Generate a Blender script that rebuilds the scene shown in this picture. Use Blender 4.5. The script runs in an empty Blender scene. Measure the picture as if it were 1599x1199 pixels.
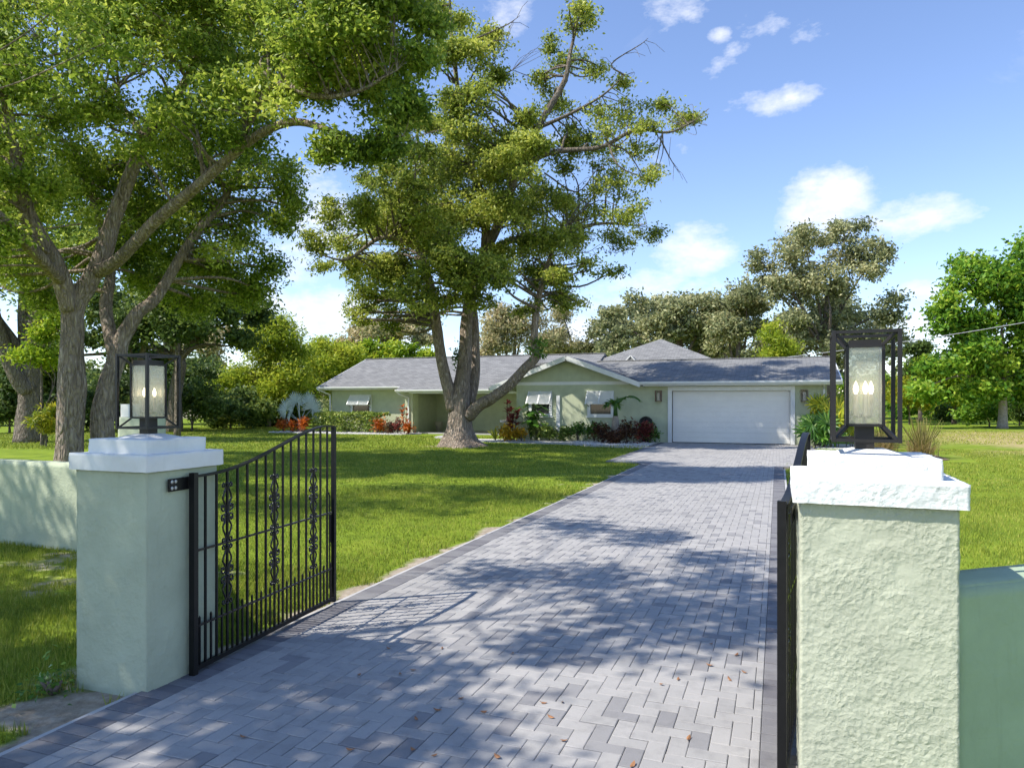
import bpy, bmesh, math, random
import numpy as np
from mathutils import Vector, Matrix, noise as mnoise

# ------------------------------------------------------------------ camera, sky, sun, exposure
scene = bpy.context.scene
COL = scene.collection
YAW = math.radians(20.5)          # the camera looks this far to the left of the driveway's axis
CAM_H = 1.72
FPX, CX, HY = 1110.0, 799.5, 628.0
cam_data = bpy.data.cameras.new("camera")
cam_data.sensor_width = 36.0
cam_data.lens = FPX / 1599.0 * 36.0
cam_data.shift_y = (HY - 599.5) / 1599.0
cam_data.clip_start = 0.05
cam_data.clip_end = 3000.0
cam = bpy.data.objects.new("camera", cam_data)
cam.location = (0, 0, CAM_H)
cam.rotation_euler = (math.radians(90), 0, YAW)
COL.objects.link(cam)
scene.camera = cam

SUN_EL = math.radians(50.5)
SUN_DIR = Vector((-0.807 * math.cos(SUN_EL), -0.590 * math.cos(SUN_EL), math.sin(SUN_EL))).normalized()
sun_data = bpy.data.lights.new("sun", 'SUN')
sun_data.energy = 4.2
sun_data.angle = math.radians(0.53)
sun_data.color = (1.0, 0.945, 0.85)
sun = bpy.data.objects.new("sun", sun_data)
sun.rotation_euler = SUN_DIR.to_track_quat('Z', 'Y').to_euler()
sun.location = SUN_DIR * 60
COL.objects.link(sun)

scene.view_settings.view_transform = 'Standard'
scene.view_settings.look = 'None'
scene.view_settings.exposure = 0.76
scene.view_settings.gamma = 1.0
scene.view_settings.use_curve_mapping = False
scene.cycles.use_denoising = True
scene.cycles.max_bounces = 8
scene.cycles.diffuse_bounces = 6
scene.cycles.use_adaptive_sampling = True
scene.cycles.adaptive_threshold = 0.02
scene.cycles.transparent_max_bounces = 12
scene.cycles.caustics_reflective = False
scene.cycles.caustics_refractive = False

FWD = Vector((-math.sin(YAW), math.cos(YAW), 0)); RGT = Vector((math.cos(YAW), math.sin(YAW), 0))
def P(px, py, d):
    """the world point that lies d metres ahead on the line of sight through a picture point"""
    return FWD * d + RGT * ((px - CX) / FPX * d) + Vector((0, 0, CAM_H - (py - HY) / FPX * d))
def G(px, py):
    return P(px, py, FPX * CAM_H / (py - HY))
def sky_dir(px, py):
    v = (P(px, py, 1.0) - Vector((0, 0, CAM_H))).normalized()
    return math.atan2(v.x, v.y), math.asin(v.z)

world = bpy.data.worlds.new("World"); scene.world = world; world.use_nodes = True
def build_sky():
    nt = world.node_tree; nt.nodes.clear(); N = nt.nodes; L = nt.links
    out = N.new('ShaderNodeOutputWorld'); bg = N.new('ShaderNodeBackground'); bg.inputs[1].default_value = 0.15
    sky = N.new('ShaderNodeTexSky'); sky.sky_type = 'NISHITA'; sky.sun_disc = False
    sky.sun_elevation = SUN_EL; sky.sun_rotation = math.atan2(SUN_DIR.x, SUN_DIR.y)
    sky.air_density = 1.0; sky.dust_density = 0.08; sky.ozone_density = 1.9; sky.altitude = 0
    tc = N.new('ShaderNodeTexCoord')
    sep = N.new('ShaderNodeSeparateXYZ'); L.new(tc.outputs['Generated'], sep.inputs[0])
    def math_(op, a, b=None, c=None, clamp=False):
        n = N.new('ShaderNodeMath'); n.operation = op; n.use_clamp = clamp
        for i, v in enumerate((a, b, c)):
            if v is None: continue
            if isinstance(v, (int, float)): n.inputs[i].default_value = v
            else: L.new(v, n.inputs[i])
        return n.outputs[0]
    az = math_('ARCTAN2', sep.outputs[0], sep.outputs[1])
    el = math_('ARCSINE', sep.outputs[2])
    comb = N.new('ShaderNodeCombineXYZ')
    L.new(az, comb.inputs[0]); L.new(math_('MULTIPLY', el, 1.9), comb.inputs[1])
    def noise_(scale, detail, rough, dist=0.0):
        n = N.new('ShaderNodeTexNoise'); n.inputs['Scale'].default_value = scale; n.inputs['Detail'].default_value = detail
        n.inputs['Roughness'].default_value = rough; n.inputs['Distortion'].default_value = dist
        L.new(comb.outputs[0], n.inputs['Vector']); return n.outputs['Fac']
    nz = noise_(11, 6, 0.6, 0.3); nfine = noise_(30, 5, 0.65)
    nw = noise_(4.5, 8, 0.66, 0.6)
    # single clouds: (picture x, y, half width, half height, strength)
    blobs = [(1085, 392, 52, 36, 1.0), (1290, 318, 62, 44, 1.1), (1425, 340, 62, 26, .85), (1200, 157, 60, 17, .62),
             (1125, 56, 16, 9, .7), (1190, 36, 34, 14, .38), (1275, 50, 26, 14, .3), (1150, 78, 20, 8, .4), (1130, 105, 30, 12, .3),
             (500, 340, 70, 60, .8), (510, 490, 85, 34, 1.0), (430, 480, 50, 30, .8), (455, 390, 50, 60, .6), (1060, 5, 60, 22, .45),
             (1010, 445, 110, 20, .55), (950, 470, 60, 30, .5), (1450, 455, 36, 14, .6), (1455, 510, 60, 22, .85), (905, 520, 50, 24, .9), (790, 20, 40, 26, .6),
             (840, 230, 60, 20, .3), (620, 520, 60, 30, .8), (1540, 560, 60, 26, .7), (1045, 235, 40, 16, .35)]
    acc = None
    for (px, py, sx, sy, k) in blobs:
        a0, e0 = sky_dir(px, py)
        sa = sx / FPX * 1.0; se = sy / FPX * 1.0
        dx = math_('DIVIDE', math_('SUBTRACT', az, a0), sa)
        dy = math_('DIVIDE', math_('SUBTRACT', el, e0), se)
        r2 = math_('ADD', math_('MULTIPLY', dx, dx), math_('MULTIPLY', dy, dy))
        m = math_('SUBTRACT', 1.0, math_('MULTIPLY', r2, 0.55))
        m = math_('MULTIPLY', math_('MAXIMUM', m, -1.5), k)
        acc = m if acc is None else math_('MAXIMUM', acc, m)
    a = math_('ADD', acc, math_('MULTIPLY', math_('SUBTRACT', nz, 0.5), 1.7))
    a = math_('ADD', a, math_('MULTIPLY', math_('SUBTRACT', nfine, 0.5), 1.3))
    a = math_('MULTIPLY', math_('SUBTRACT', a, 0.20), 1.05, clamp=True)
    # thin high cloud, thicker towards the horizon all the way round
    hz = math_('SUBTRACT', 1.0, math_('MULTIPLY', math_('ABSOLUTE', el), 3.6), clamp=True)
    w = math_('MULTIPLY', math_('SUBTRACT', math_('ADD', nw, math_('MULTIPLY', hz, 0.13)), 0.61), 2.4, clamp=True)
    w = math_('MULTIPLY', w, 0.42)
    a = math_('MAXIMUM', math_('MULTIPLY', a, 0.93), w)
    tint = N.new('ShaderNodeMix'); tint.data_type = 'RGBA'; tint.blend_type = 'MULTIPLY'; tint.inputs[0].default_value = 1.0
    L.new(sky.outputs[0], tint.inputs[6]); tint.inputs[7].default_value = (.90, 0.885, 0.985, 1)
    mix = N.new('ShaderNodeMix'); mix.data_type = 'RGBA'
    L.new(a, mix.inputs[0]); L.new(tint.outputs[2], mix.inputs[6]); mix.inputs[7].default_value = (4.7, 4.8, 5.1, 1)
    L.new(mix.outputs[2], bg.inputs[0]); L.new(bg.outputs[0], out.inputs[0])
build_sky()

# ------------------------------------------------------------------ helpers
rng = np.random.default_rng(7)
random.seed(7)
def tag(o, label=None, cat=None, group=None, kind=None):
    if label: o['label'] = label
    if cat: o['category'] = cat
    if group: o['group'] = group
    if kind: o['kind'] = kind
    return o
LOCALS = set()      # things whose parts are written in the thing's own coordinates
def empty(name, loc, label=None, cat=None, group=None, rz=0.0):
    o = bpy.data.objects.new(name, None); o.empty_display_size = 0.1
    o.location = loc; o.rotation_euler = (0, 0, rz); COL.objects.link(o)
    return tag(o, label, cat, group)
def link(name, me, mat, parent=None, smooth=False):
    o = bpy.data.objects.new(name, me); COL.objects.link(o)
    if mat is not None and not me.materials: me.materials.append(mat)
    if parent is not None:
        o.parent = parent
        if parent.type == 'EMPTY' and parent.name not in LOCALS:      # the mesh is written in world coordinates
            o.matrix_parent_inverse = parent.matrix_basis.inverted()
    if smooth:
        me.polygons.foreach_set('use_smooth', np.ones(len(me.polygons), bool))
    return o
class MB:
    def __init__(s): s.v = []; s.f = []
    def add(s, vs, fs):
        b = len(s.v); s.v += [tuple(x) for x in vs]; s.f += [tuple(i + b for i in f) for f in fs]; return s
    def box(s, x0, x1, y0, y1, z0, z1):
        return s.add([(x0,y0,z0),(x1,y0,z0),(x1,y1,z0),(x0,y1,z0),(x0,y0,z1),(x1,y0,z1),(x1,y1,z1),(x0,y1,z1)],
              [(0,3,2,1),(4,5,6,7),(0,1,5,4),(1,2,6,5),(2,3,7,6),(3,0,4,7)])
    def bar(s, a, b, w, h=None, up=(0, 0, 1)):
        """a square bar from a to b, w across, h high"""
        h = h or w; a = Vector(a); b = Vector(b); t = (b - a).normalized(); u = Vector(up)
        if abs(t.dot(u)) > 0.98: u = Vector((0, 1, 0))
        r = t.cross(u).normalized(); u = r.cross(t).normalized()
        q = [r*(-w/2)+u*(-h/2), r*(w/2)+u*(-h/2), r*(w/2)+u*(h/2), r*(-w/2)+u*(h/2)]
        return s.add([a+k for k in q] + [b+k for k in q], [(3,2,1,0),(4,5,6,7),(0,1,5,4),(1,2,6,5),(2,3,7,6),(3,0,4,7)])
    def tube(s, pts, rad, n=8, lobes=None, wob=0.0, seed=0.0, cap=True):
        pts = [Vector(p) for p in pts]; m = len(pts)
        if not hasattr(rad, '__len__'): rad = [rad] * m
        t0 = (pts[1] - pts[0]).normalized(); u = Vector((1, 0, 0)) if abs(t0.x) < .9 else Vector((0, 1, 0))
        r = t0.cross(u).normalized(); vs = []
        for i in range(m):
            t = (pts[min(i+1, m-1)] - pts[max(i-1, 0)]).normalized()
            r = (r - t * r.dot(t)).normalized(); b = t.cross(r)
            for k in range(n):
                a = 2*math.pi*k/n; c, sn = math.cos(a), math.sin(a); R = rad[i]
                if wob:
                    q = pts[i]*0.9
                    R *= 1 + wob * mnoise.noise(Vector((c*1.7+seed, sn*1.7, 0)) + q*1.1) + wob*.6*mnoise.noise(Vector((c*4, sn*4+seed, 3)) + q*2.3)
                if lobes: R *= 1 + lobes[i] * (0.5 + 0.5*math.sin(a*5 + 1.3 + 0.8*math.sin(2*a)))
                vs.append(pts[i] + r*(c*R) + b*(sn*R))
        fs = [(i*n+k, i*n+(k+1) % n, (i+1)*n+(k+1) % n, (i+1)*n+k) for i in range(m-1) for k in range(n)]
        if cap: fs += [tuple(range(n-1, -1, -1)), tuple((m-1)*n+k for k in range(n))]
        return s.add(vs, fs)
    def lathe(s, prof, c=(0, 0, 0), n=20):
        vs = []; m = len(prof)
        for (r, z) in prof:
            for k in range(n):
                a = 2*math.pi*k/n; vs.append((c[0]+r*math.cos(a), c[1]+r*math.sin(a), c[2]+z))
        fs = [(i*n+k, i*n+(k+1) % n, (i+1)*n+(k+1) % n, (i+1)*n+k) for i in range(m-1) for k in range(n)]
        fs += [tuple(range(n-1, -1, -1)), tuple((m-1)*n+k for k in range(n))]
        return s.add(vs, fs)
    def slab(s, quad, th):
        """a plate of thickness th below four corner points (given anticlockwise from above)"""
        q = [Vector(p) for p in quad]; n = len(q)
        low = [p - Vector((0, 0, th)) for p in q]
        return s.add(q + low, [tuple(range(n)), tuple(range(2*n-1, n-1, -1))] + [(i, i+n, (i+1) % n + n, (i+1) % n) for i in range(n)])
    def mesh(s, name):
        me = bpy.data.meshes.new(name); me.from_pydata(s.v, [], s.f); me.update(); return me
    def build(s, name, mat, parent=None, smooth=False):
        return link(name, s.mesh(name), mat, parent, smooth)
def np_mesh(name, verts, nper, attr=None):
    """mesh of separate faces, nper corners each; attr: one float per face"""
    me = bpy.data.meshes.new(name); nv = len(verts); nf = nv // nper
    me.vertices.add(nv); me.vertices.foreach_set('co', np.ascontiguousarray(verts, np.float32).ravel())
    me.loops.add(nv); me.loops.foreach_set('vertex_index', np.arange(nv, dtype=np.int32))
    me.polygons.add(nf); me.polygons.foreach_set('loop_start', np.arange(0, nv, nper, dtype=np.int32))
    try: me.polygons.foreach_set('loop_total', np.full(nf, nper, np.int32))
    except Exception: pass
    if attr is not None:
        a = me.attributes.new('tone', 'FLOAT', 'FACE'); a.data.foreach_set('value', np.ascontiguousarray(attr, np.float32))
    me.update(calc_edges=True); me.validate(); return me
def smooth_line(pts, rad, k=5):
    """Catmull-Rom through the points"""
    pts = [Vector(p) for p in pts]; P_ = [pts[0]*2-pts[1]] + pts + [pts[-1]*2-pts[-2]]; R_ = [rad[0]] + list(rad) + [rad[-1]]
    op, orr = [], []
    for i in range(1, len(P_)-2):
        for j in range(k):
            t = j/k; a, b, c, d = P_[i-1], P_[i], P_[i+1], P_[i+2]
            op.append(0.5*((2*b)+(c-a)*t+(2*a-5*b+4*c-d)*t*t+(3*b-a-3*c+d)*t**3)); orr.append(R_[i]*(1-t)+R_[i+1]*t)
    op.append(pts[-1]); orr.append(rad[-1]); return op, orr

# ------------------------------------------------------------------ materials
def srgb(r, g, b):
    f = lambda c: (c/255/12.92) if c/255 <= .04045 else ((c/255+.055)/1.055)**2.4
    return (f(r), f(g), f(b), 1)
class MT:
    def __init__(s, name):
        s.m = bpy.data.materials.new(name); s.m.use_nodes = True; s.nt = s.m.node_tree; s.N = s.nt.nodes; s.L = s.nt.links
        s.b = s.N['Principled BSDF']; s.out = s.N['Material Output']
        s.tc = s.N.new('ShaderNodeTexCoord')
        s.vec = s.tc.outputs['Object']
    def val(s, sock, v):
        if isinstance(v, (int, float, tuple, list)): sock.default_value = v
        else: s.L.new(v, sock)
    def noise(s, scale, detail=4, rough=.55, dist=0, vec=None, out='Fac'):
        n = s.N.new('ShaderNodeTexNoise'); n.inputs['Scale'].default_value = scale; n.inputs['Detail'].default_value = detail
        n.inputs['Roughness'].default_value = rough; n.inputs['Distortion'].default_value = dist
        s.L.new(vec or s.vec, n.inputs['Vector']); return n.outputs[out]
    def voro(s, scale, feat='F1', out='Distance', vec=None):
        n = s.N.new('ShaderNodeTexVoronoi'); n.feature = feat; n.inputs['Scale'].default_value = scale
        s.L.new(vec or s.vec, n.inputs['Vector']); return n.outputs[out]
    def scaled(s, sx, sy, sz, vec=None):
        n = s.N.new('ShaderNodeMapping'); n.inputs['Scale'].default_value = (sx, sy, sz); s.L.new(vec or s.vec, n.inputs[0]); return n.outputs[0]
    def math(s, op, a, b=None, clamp=False):
        n = s.N.new('ShaderNodeMath'); n.operation = op; n.use_clamp = clamp; s.val(n.inputs[0], a)
        if b is not None: s.val(n.inputs[1], b)
        return n.outputs[0]
    def ramp(s, fac, stops):
        n = s.N.new('ShaderNodeValToRGB'); cr = n.color_ramp
        while len(cr.elements) < len(stops): cr.elements.new(0.5)
        for e, (p, c) in zip(cr.elements, stops): e.position = p; e.color = c if len(c) == 4 else (*c, 1)
        s.L.new(fac, n.inputs[0]); return n.outputs[0]
    def mix(s, fac, a, b, mode='MIX'):
        n = s.N.new('ShaderNodeMix'); n.data_type = 'RGBA'; n.blend_type = mode
        s.val(n.inputs[0], fac); s.val(n.inputs[6], a); s.val(n.inputs[7], b); return n.outputs[2]
    def attr(s, name, typ='GEOMETRY'):
        n = s.N.new('ShaderNodeAttribute'); n.attribute_name = name; n.attribute_type = typ; return n.outputs['Fac']
    def bump(s, h, strength=.5, dist=.01, prev=None):
        n = s.N.new('ShaderNodeBump'); n.inputs['Strength'].default_value = strength; n.inputs['Distance'].default_value = dist
        s.L.new(h, n.inputs['Height'])
        if prev is not None: s.L.new(prev, n.inputs['Normal'])
        return n.outputs[0]
    def done(s, col, rough=.7, spec=.3, metal=0, normal=None):
        s.val(s.b.inputs['Base Color'], col); s.val(s.b.inputs['Roughness'], rough); s.b.inputs['Metallic'].default_value = metal
        s.b.inputs['Specular IOR Level'].default_value = spec
        if normal is not None: s.L.new(normal, s.b.inputs['Normal'])
        return s.m
def plain(name, col, rough=.6, spec=.3, var=.12, vscale=6, bscale=0, bstr=.3, bdist=.004, metal=0):
    t = MT(name); c = tuple(col)
    lo = tuple(x*(1-var) for x in c[:3]) + (1,); hi = tuple(min(1, x*(1+var)) for x in c[:3]) + (1,)
    colr = t.ramp(t.noise(vscale, 5, .6), [(.3, lo), (.7, hi)])
    nrm = t.bump(t.noise(bscale, 4, .6), bstr, bdist) if bscale else None
    return t.done(colr, rough, spec, metal, nrm)
def leaf_mat(name, stops, trans=.35, vscale=.35, rough=.5, spec=.25):
    """leaf colour by each leaf's own tone and a slow drift through the crown"""
    t = MT(name)
    f = t.math('ADD', t.math('MULTIPLY', t.attr('tone'), .62), t.math('MULTIPLY', t.noise(vscale, 3, .6), .62))
    f = t.math('SUBTRACT', f, .12, clamp=True)
    col = t.ramp(f, stops)
    t.done(col, rough, spec)
    tr = t.N.new('ShaderNodeBsdfTranslucent'); hs = t.N.new('ShaderNodeHueSaturation'); hs.inputs['Value'].default_value = 1.35; hs.inputs['Hue'].default_value = .485
    t.L.new(col, hs.inputs['Color']); t.L.new(hs.outputs[0], tr.inputs[0])
    mx = t.N.new('ShaderNodeMixShader'); mx.inputs[0].default_value = trans
    t.L.new(t.b.outputs[0], mx.inputs[1]); t.L.new(tr.outputs[0], mx.inputs[2]); t.L.new(mx.outputs[0], t.out.inputs[0])
    return t.m
def stucco(name, col, rough_scale=55, dist=.007, strength=.7, dirt=True):
    t = MT(name); c = tuple(col)[:3]
    base = t.ramp(t.noise(3.2, 5, .6), [(.3, tuple(x*.9 for x in c)+(1,)), (.7, tuple(min(1, x*1.06) for x in c)+(1,))])
    base = t.mix(t.math('MULTIPLY', t.math('SUBTRACT', t.noise(17, 6, .7), .58, clamp=True), 1.1), base, tuple(x*.72 for x in c)+(1,))
    if dirt:
        sv = t.scaled(6, 6, .7); st = t.math('MULTIPLY', t.math('SUBTRACT', t.noise(2.2, 6, .7, .3, sv), .56, clamp=True), 1.5)
        base = t.mix(st, base, tuple(x*.62 for x in c)+(1,))
    h = t.math('ADD', t.math('MULTIPLY', t.noise(rough_scale, 5, .62, .5), 1.0), t.math('MULTIPLY', t.voro(rough_scale*.75), .55))
    mask = t.ramp(t.noise(5.5, 4, .65), [(.34, (.22, .22, .22, 1)), (.62, (1, 1, 1, 1))])   # trowelled flatter here, rougher there
    h = t.math('MULTIPLY', h, mask)
    return t.done(base, .85, .15, 0, t.bump(h, strength, dist))
SAGE = (.47, .485, .37)
mats = {}
mats['stucco_near'] = stucco('sage_stucco_coarse', SAGE, 60, .010, .75)
mats['stucco_left'] = stucco('sage_stucco', (.45, .49, .355), 42, .009, .6)
mats['cap'] = stucco('white_cap_stucco', (.78, .79, .77), 60, .009, .7)
mats['cap_left'] = stucco('white_cap_paint', (.80, .79, .74), 36, .006, .4)
mats['house_wall'] = stucco('house_sage_stucco', (.49, .525, .365), 30, .005, .4)
mats['trim'] = plain('white_trim', (.74, .75, .74), .5, .3, .05, 3)
mats['gutter'] = plain('white_gutter_metal', (.72, .73, .73), .35, .4, .05, 2)
mats['garage'] = plain('garage_door_white', (.82, .80, .76), .45, .35, .03, 2, 90, .05, .002)
mats['iron'] = plain('black_iron', (.006, .006, .0065), .45, .3, .3, 30, 60, .15, .001)
mats['iron_worn'] = plain('black_iron_cast', (.008, .008, .009), .25, .5, .3, 30, 60, .15, .001)
mats['bronze'] = plain('dark_bronze', (.016, .014, .014), .45, .4, .25, 12)
mats['bolt'] = plain('steel_bolt', (.5, .5, .5), .35, .5, .1, 20, metal=.8)
mats['copper'] = plain('copper_sconce', (.16, .085, .06), .4, .5, .3, 14)
mats['concrete'] = plain('concrete', (.42, .41, .40), .85, .2, .12, 2.5, 60, .25, .004)
mats['candle'] = plain('candle_sleeve', (.42, .38, .30), .5, .3, .05, 8)
mats['dark'] = plain('black_plastic', (.01, .01, .01), .5, .3, .2, 8)
mats['wire'] = plain('cable_sheath', (.45, .46, .5), .6, .3, .05, 3)
mats['wood'] = plain('dark_wood', (.10, .065, .045), .6, .3, .3, 14)
mats['terra'] = plain('pale_pot', (.40, .36, .28), .8, .2, .15, 8)
def emis(name, col, s):
    m = bpy.data.materials.new(name); m.use_nodes = True; nt = m.node_tree; nt.nodes.remove(nt.nodes['Principled BSDF'])
    e = nt.nodes.new('ShaderNodeEmission'); e.inputs[0].default_value = (*col, 1); e.inputs[1].default_value = s
    nt.links.new(e.outputs[0], nt.nodes['Material Output'].inputs[0]); return m
mats['bulb'] = emis('lit_bulb', (1, .80, .52), 5)
def m_glass():
    t = MT('seeded_glass'); N, L = t.N, t.L
    vec = t.scaled(1, 1, .35)
    nrm = t.bump(t.noise(70, 2, .5, 0, vec), .3, .003)
    tr = N.new('ShaderNodeBsdfTransparent'); tr.inputs[0].default_value = (.96, .97, .94, 1)
    tl = N.new('ShaderNodeBsdfTranslucent'); tl.inputs[0].default_value = (.80, .80, .68, 1)
    df = N.new('ShaderNodeBsdfDiffuse'); df.inputs[0].default_value = (.62, .63, .54, 1)
    gl = N.new('ShaderNodeBsdfGlossy'); gl.inputs['Roughness'].default_value = .12; L.new(nrm, gl.inputs['Normal'])
    def mx(f, a, b):
        m = N.new('ShaderNodeMixShader'); m.inputs[0].default_value = f; L.new(a, m.inputs[1]); L.new(b, m.inputs[2]); return m.outputs[0]
    sh = mx(.5, tl.outputs[0], df.outputs[0]); sh = mx(.30, tr.outputs[0], sh); sh = mx(.07, sh, gl.outputs[0])
    L.new(sh, t.out.inputs[0]); return t.m
mats['glass'] = m_glass()
def m_window():
    t = MT('window_glass'); return t.done(t.ramp(t.noise(2.5, 3), [(.3, (.015, .018, .02, 1)), (.7, (.06, .065, .06, 1))]), .06, .6)
mats['window'] = m_window()
def m_paver(name, lo, mid, hi):
    t = MT(name)
    tone = t.math('ADD', t.attr('tone'), t.attr('tone', 'OBJECT'))
    geo = t.N.new('ShaderNodeNewGeometry'); vec = geo.outputs['Position']
    col = t.ramp(tone, [(0, lo), (.22, tuple(a*.5+b*.5 for a, b in zip(lo, mid))), (.45, mid), (1, hi)])
    blot = t.noise(9, 5, .65, 0, vec)
    col = t.mix(t.math('MULTIPLY', t.math('SUBTRACT', blot, .5, clamp=True), 1.6), col, tuple(x*.62 for x in lo[:3])+(1,))
    big = t.noise(.55, 6, .7, .6, vec)                    # old water marks, tyre tracks and dusty patches
    col = t.mix(t.math('MULTIPLY', t.math('SUBTRACT', big, .5, clamp=True), 1.5), col, tuple(x*.60 for x in mid[:3])+(1,))
    col = t.mix(t.math('MULTIPLY', t.math('SUBTRACT', t.noise(1.3, 7, .75, .3, vec), .56, clamp=True), 1.3), col, (.46, .43, .39, 1))
    fine = t.noise(260, 3, .7, 0, vec)
    col = t.mix(.35, col, t.mix(1.0, col, t.ramp(fine, [(.3, (.55, .55, .55, 1)), (.7, (1.3, 1.3, 1.3, 1))]), 'MULTIPLY'))
    return t.done(col, .8, .25, 0, t.bump(fine, .35, .002))
mats['paver'] = m_paver('grey_paver', (.225, .22, .225, 1), (.33, .32, .31, 1), (.38, .365, .35, 1))
mats['paver_edge'] = m_paver('charcoal_paver', (.135, .13, .14, 1), (.175, .17, .178, 1), (.215, .21, .212, 1))
mats['joint_sand'] = plain('joint_sand', (.27, .255, .235), .95, .1, .35, 14, 200, .4, .003)
def m_ground():
    t = MT('turf_soil')
    green = t.ramp(t.noise(1.3, 6, .65), [(.25, (.09, .14, .014, 1)), (.55, (.18, .25, .022, 1)), (.8, (.28, .31, .04, 1))])
    sand = t.ramp(t.noise(9, 6, .7), [(.3, (.22, .17, .12, 1)), (.7, (.46, .40, .32, 1))])
    a = t.attr('bare')
    f = t.math('ADD', a, t.math('MULTIPLY', t.math('SUBTRACT', t.noise(9, 6, .7), .5), .35))
    f = t.math('MULTIPLY', t.math('SUBTRACT', f, .36), 5.0, clamp=True)
    dry = t.attr('dry')
    d = t.math('MULTIPLY', t.math('SUBTRACT', t.math('ADD', dry, t.math('MULTIPLY', t.math('SUBTRACT', t.noise(.45, 5, .7), .5), 1.2)), .35), 2.2, clamp=True)
    green = t.mix(d, green, t.ramp(t.noise(2.2, 6, .7), [(.3, (.24, .21, .07, 1)), (.7, (.46, .37, .19, 1))]))
    col = t.mix(f, green, sand)
    return t.done(col, .95, .1, 0, t.bump(t.noise(40, 5, .7), .6, .02))
mats['ground'] = m_ground()
def m_grass():
    t = MT('grass_blades'); geo = t.N.new('ShaderNodeNewGeometry'); vec = geo.outputs['Position']
    f = t.math('ADD', t.math('MULTIPLY', t.attr('tone'), .6), t.math('MULTIPLY', t.noise(.7, 8, .75, .4, vec), .85))
    f = t.math('SUBTRACT', f, .2, clamp=True)
    col = t.ramp(f, [(.08, (.07, .12, .018, 1)), (.40, (.20, .265, .032, 1)), (.66, (.36, .39, .055, 1)), (.95, (.52, .45, .14, 1))])
    t.done(col, .55, .2)
    tr = t.N.new('ShaderNodeBsdfTranslucent'); t.L.new(col, tr.inputs[0])
    mx = t.N.new('ShaderNodeMixShader'); mx.inputs[0].default_value = .35
    t.L.new(t.b.outputs[0], mx.inputs[1]); t.L.new(tr.outputs[0], mx.inputs[2]); t.L.new(mx.outputs[0], t.out.inputs[0]); return t.m
mats['grass'] = m_grass()
def m_shingle():
    t = MT('grey_shingles'); geo = t.N.new('ShaderNodeNewGeometry')
    br = t.N.new('ShaderNodeTexBrick'); br.inputs['Scale'].default_value = 1.0; br.inputs['Brick Width'].default_value = .33; br.inputs['Row Height'].default_value = .145
    br.inputs['Mortar Size'].default_value = .008; br.inputs['Color1'].default_value = (.17, .172, .172, 1); br.inputs['Color2'].default_value = (.245, .246, .244, 1); br.inputs['Mortar'].default_value = (.10, .10, .105, 1)
    br.inputs['Bias'].default_value = 0.1
    t.L.new(geo.outputs['Position'], br.inputs['Vector'])
    col = t.mix(.45, br.outputs['Color'], t.ramp(t.noise(1.7, 6, .7), [(.25, (.6, .6, .62, 1)), (.75, (1.25, 1.24, 1.22, 1))]), 'MULTIPLY')
    return t.done(col, .9, .15, 0, t.bump(t.math('ADD', t.math('MULTIPLY', br.outputs['Fac'], -1.0), t.math('MULTIPLY', t.noise(60, 3), .4)), .5, .01))
mats['shingle'] = m_shingle()
def m_bark(name, lo, mid, hi, sc=1.0):
    t = MT(name)
    v = t.scaled(1, 1, .38)
    n1 = t.noise(9*sc, 8, .72, .9, v); vo = t.voro(16*sc, 'F1', 'Distance', v); n2 = t.noise(1.2, 4, .6)
    col = t.ramp(n1, [(.28, lo), (.5, mid), (.74, hi)])
    col = t.mix(t.math('MULTIPLY', t.math('SUBTRACT', n2, .45, clamp=True), 1.6), col, tuple(x*.6 for x in mid[:3])+(1,))
    vd = t.scaled(1, 1, .26); fur = t.voro(13*sc, 'DISTANCE_TO_EDGE', 'Distance', t.mix(.16, vd, t.noise(5, 3, .6, 0, vd, 'Color')))
    fz = t.math('MULTIPLY', fur, 3.2, clamp=True)
    col = t.mix(t.math('MULTIPLY', t.math('SUBTRACT', 1.0, fz), .45, clamp=True), col, lo)
    lich = t.math('MULTIPLY', t.math('SUBTRACT', t.noise(3.3, 7, .75, .4), .58, clamp=True), 3.0, clamp=True)
    col = t.mix(lich, col, (.44, .43, .37, 1))
    h = t.math('ADD', n1, t.math('ADD', t.math('MULTIPLY', vo, .5), t.math('MULTIPLY', fz, .9)))
    return t.done(col, .92, .1, 0, t.bump(h, 1.0, .06))
mats['bark'] = m_bark('camphor_bark', (.13, .10, .078, 1), (.40, .325, .26, 1), (.66, .56, .47, 1))
mats['bark_grey'] = m_bark('grey_bark', (.10, .08, .062, 1), (.27, .225, .18, 1), (.47, .41, .34, 1))
mats['bark_far'] = plain('far_bark', (.15, .12, .095), .9, .1, .4, 2)
mats['palm_trunk'] = plain('palm_trunk', (.33, .28, .23), .85, .1, .3, 9, 30, .5, .02)
L4 = lambda *c: [(p, (r, g, b, 1)) for p, r, g, b in c]
mats['leaf_left'] = leaf_mat('camphor_leaf', L4((.12, .055, .10, .014), (.40, .165, .26, .032), (.66, .34, .44, .06), (.92, .54, .60, .13)), 0.42, 0.3)
mats['leaf_mid'] = leaf_mat('camphor_leaf_olive', L4((.12, .065, .10, .018), (.40, .185, .255, .038), (.66, .38, .44, .07), (.92, .56, .57, .14)), 0.4, 0.3)
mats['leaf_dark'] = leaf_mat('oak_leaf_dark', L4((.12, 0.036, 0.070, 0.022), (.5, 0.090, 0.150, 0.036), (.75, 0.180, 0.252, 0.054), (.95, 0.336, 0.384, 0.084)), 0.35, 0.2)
mats['leaf_bright'] = leaf_mat('bright_leaf', L4((.15, 0.066, 0.132, 0.011), (.45, 0.176, 0.297, 0.017), (.7, 0.330, 0.440, 0.033), (.95, 0.495, 0.517, 0.055)), .42, .22)
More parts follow.
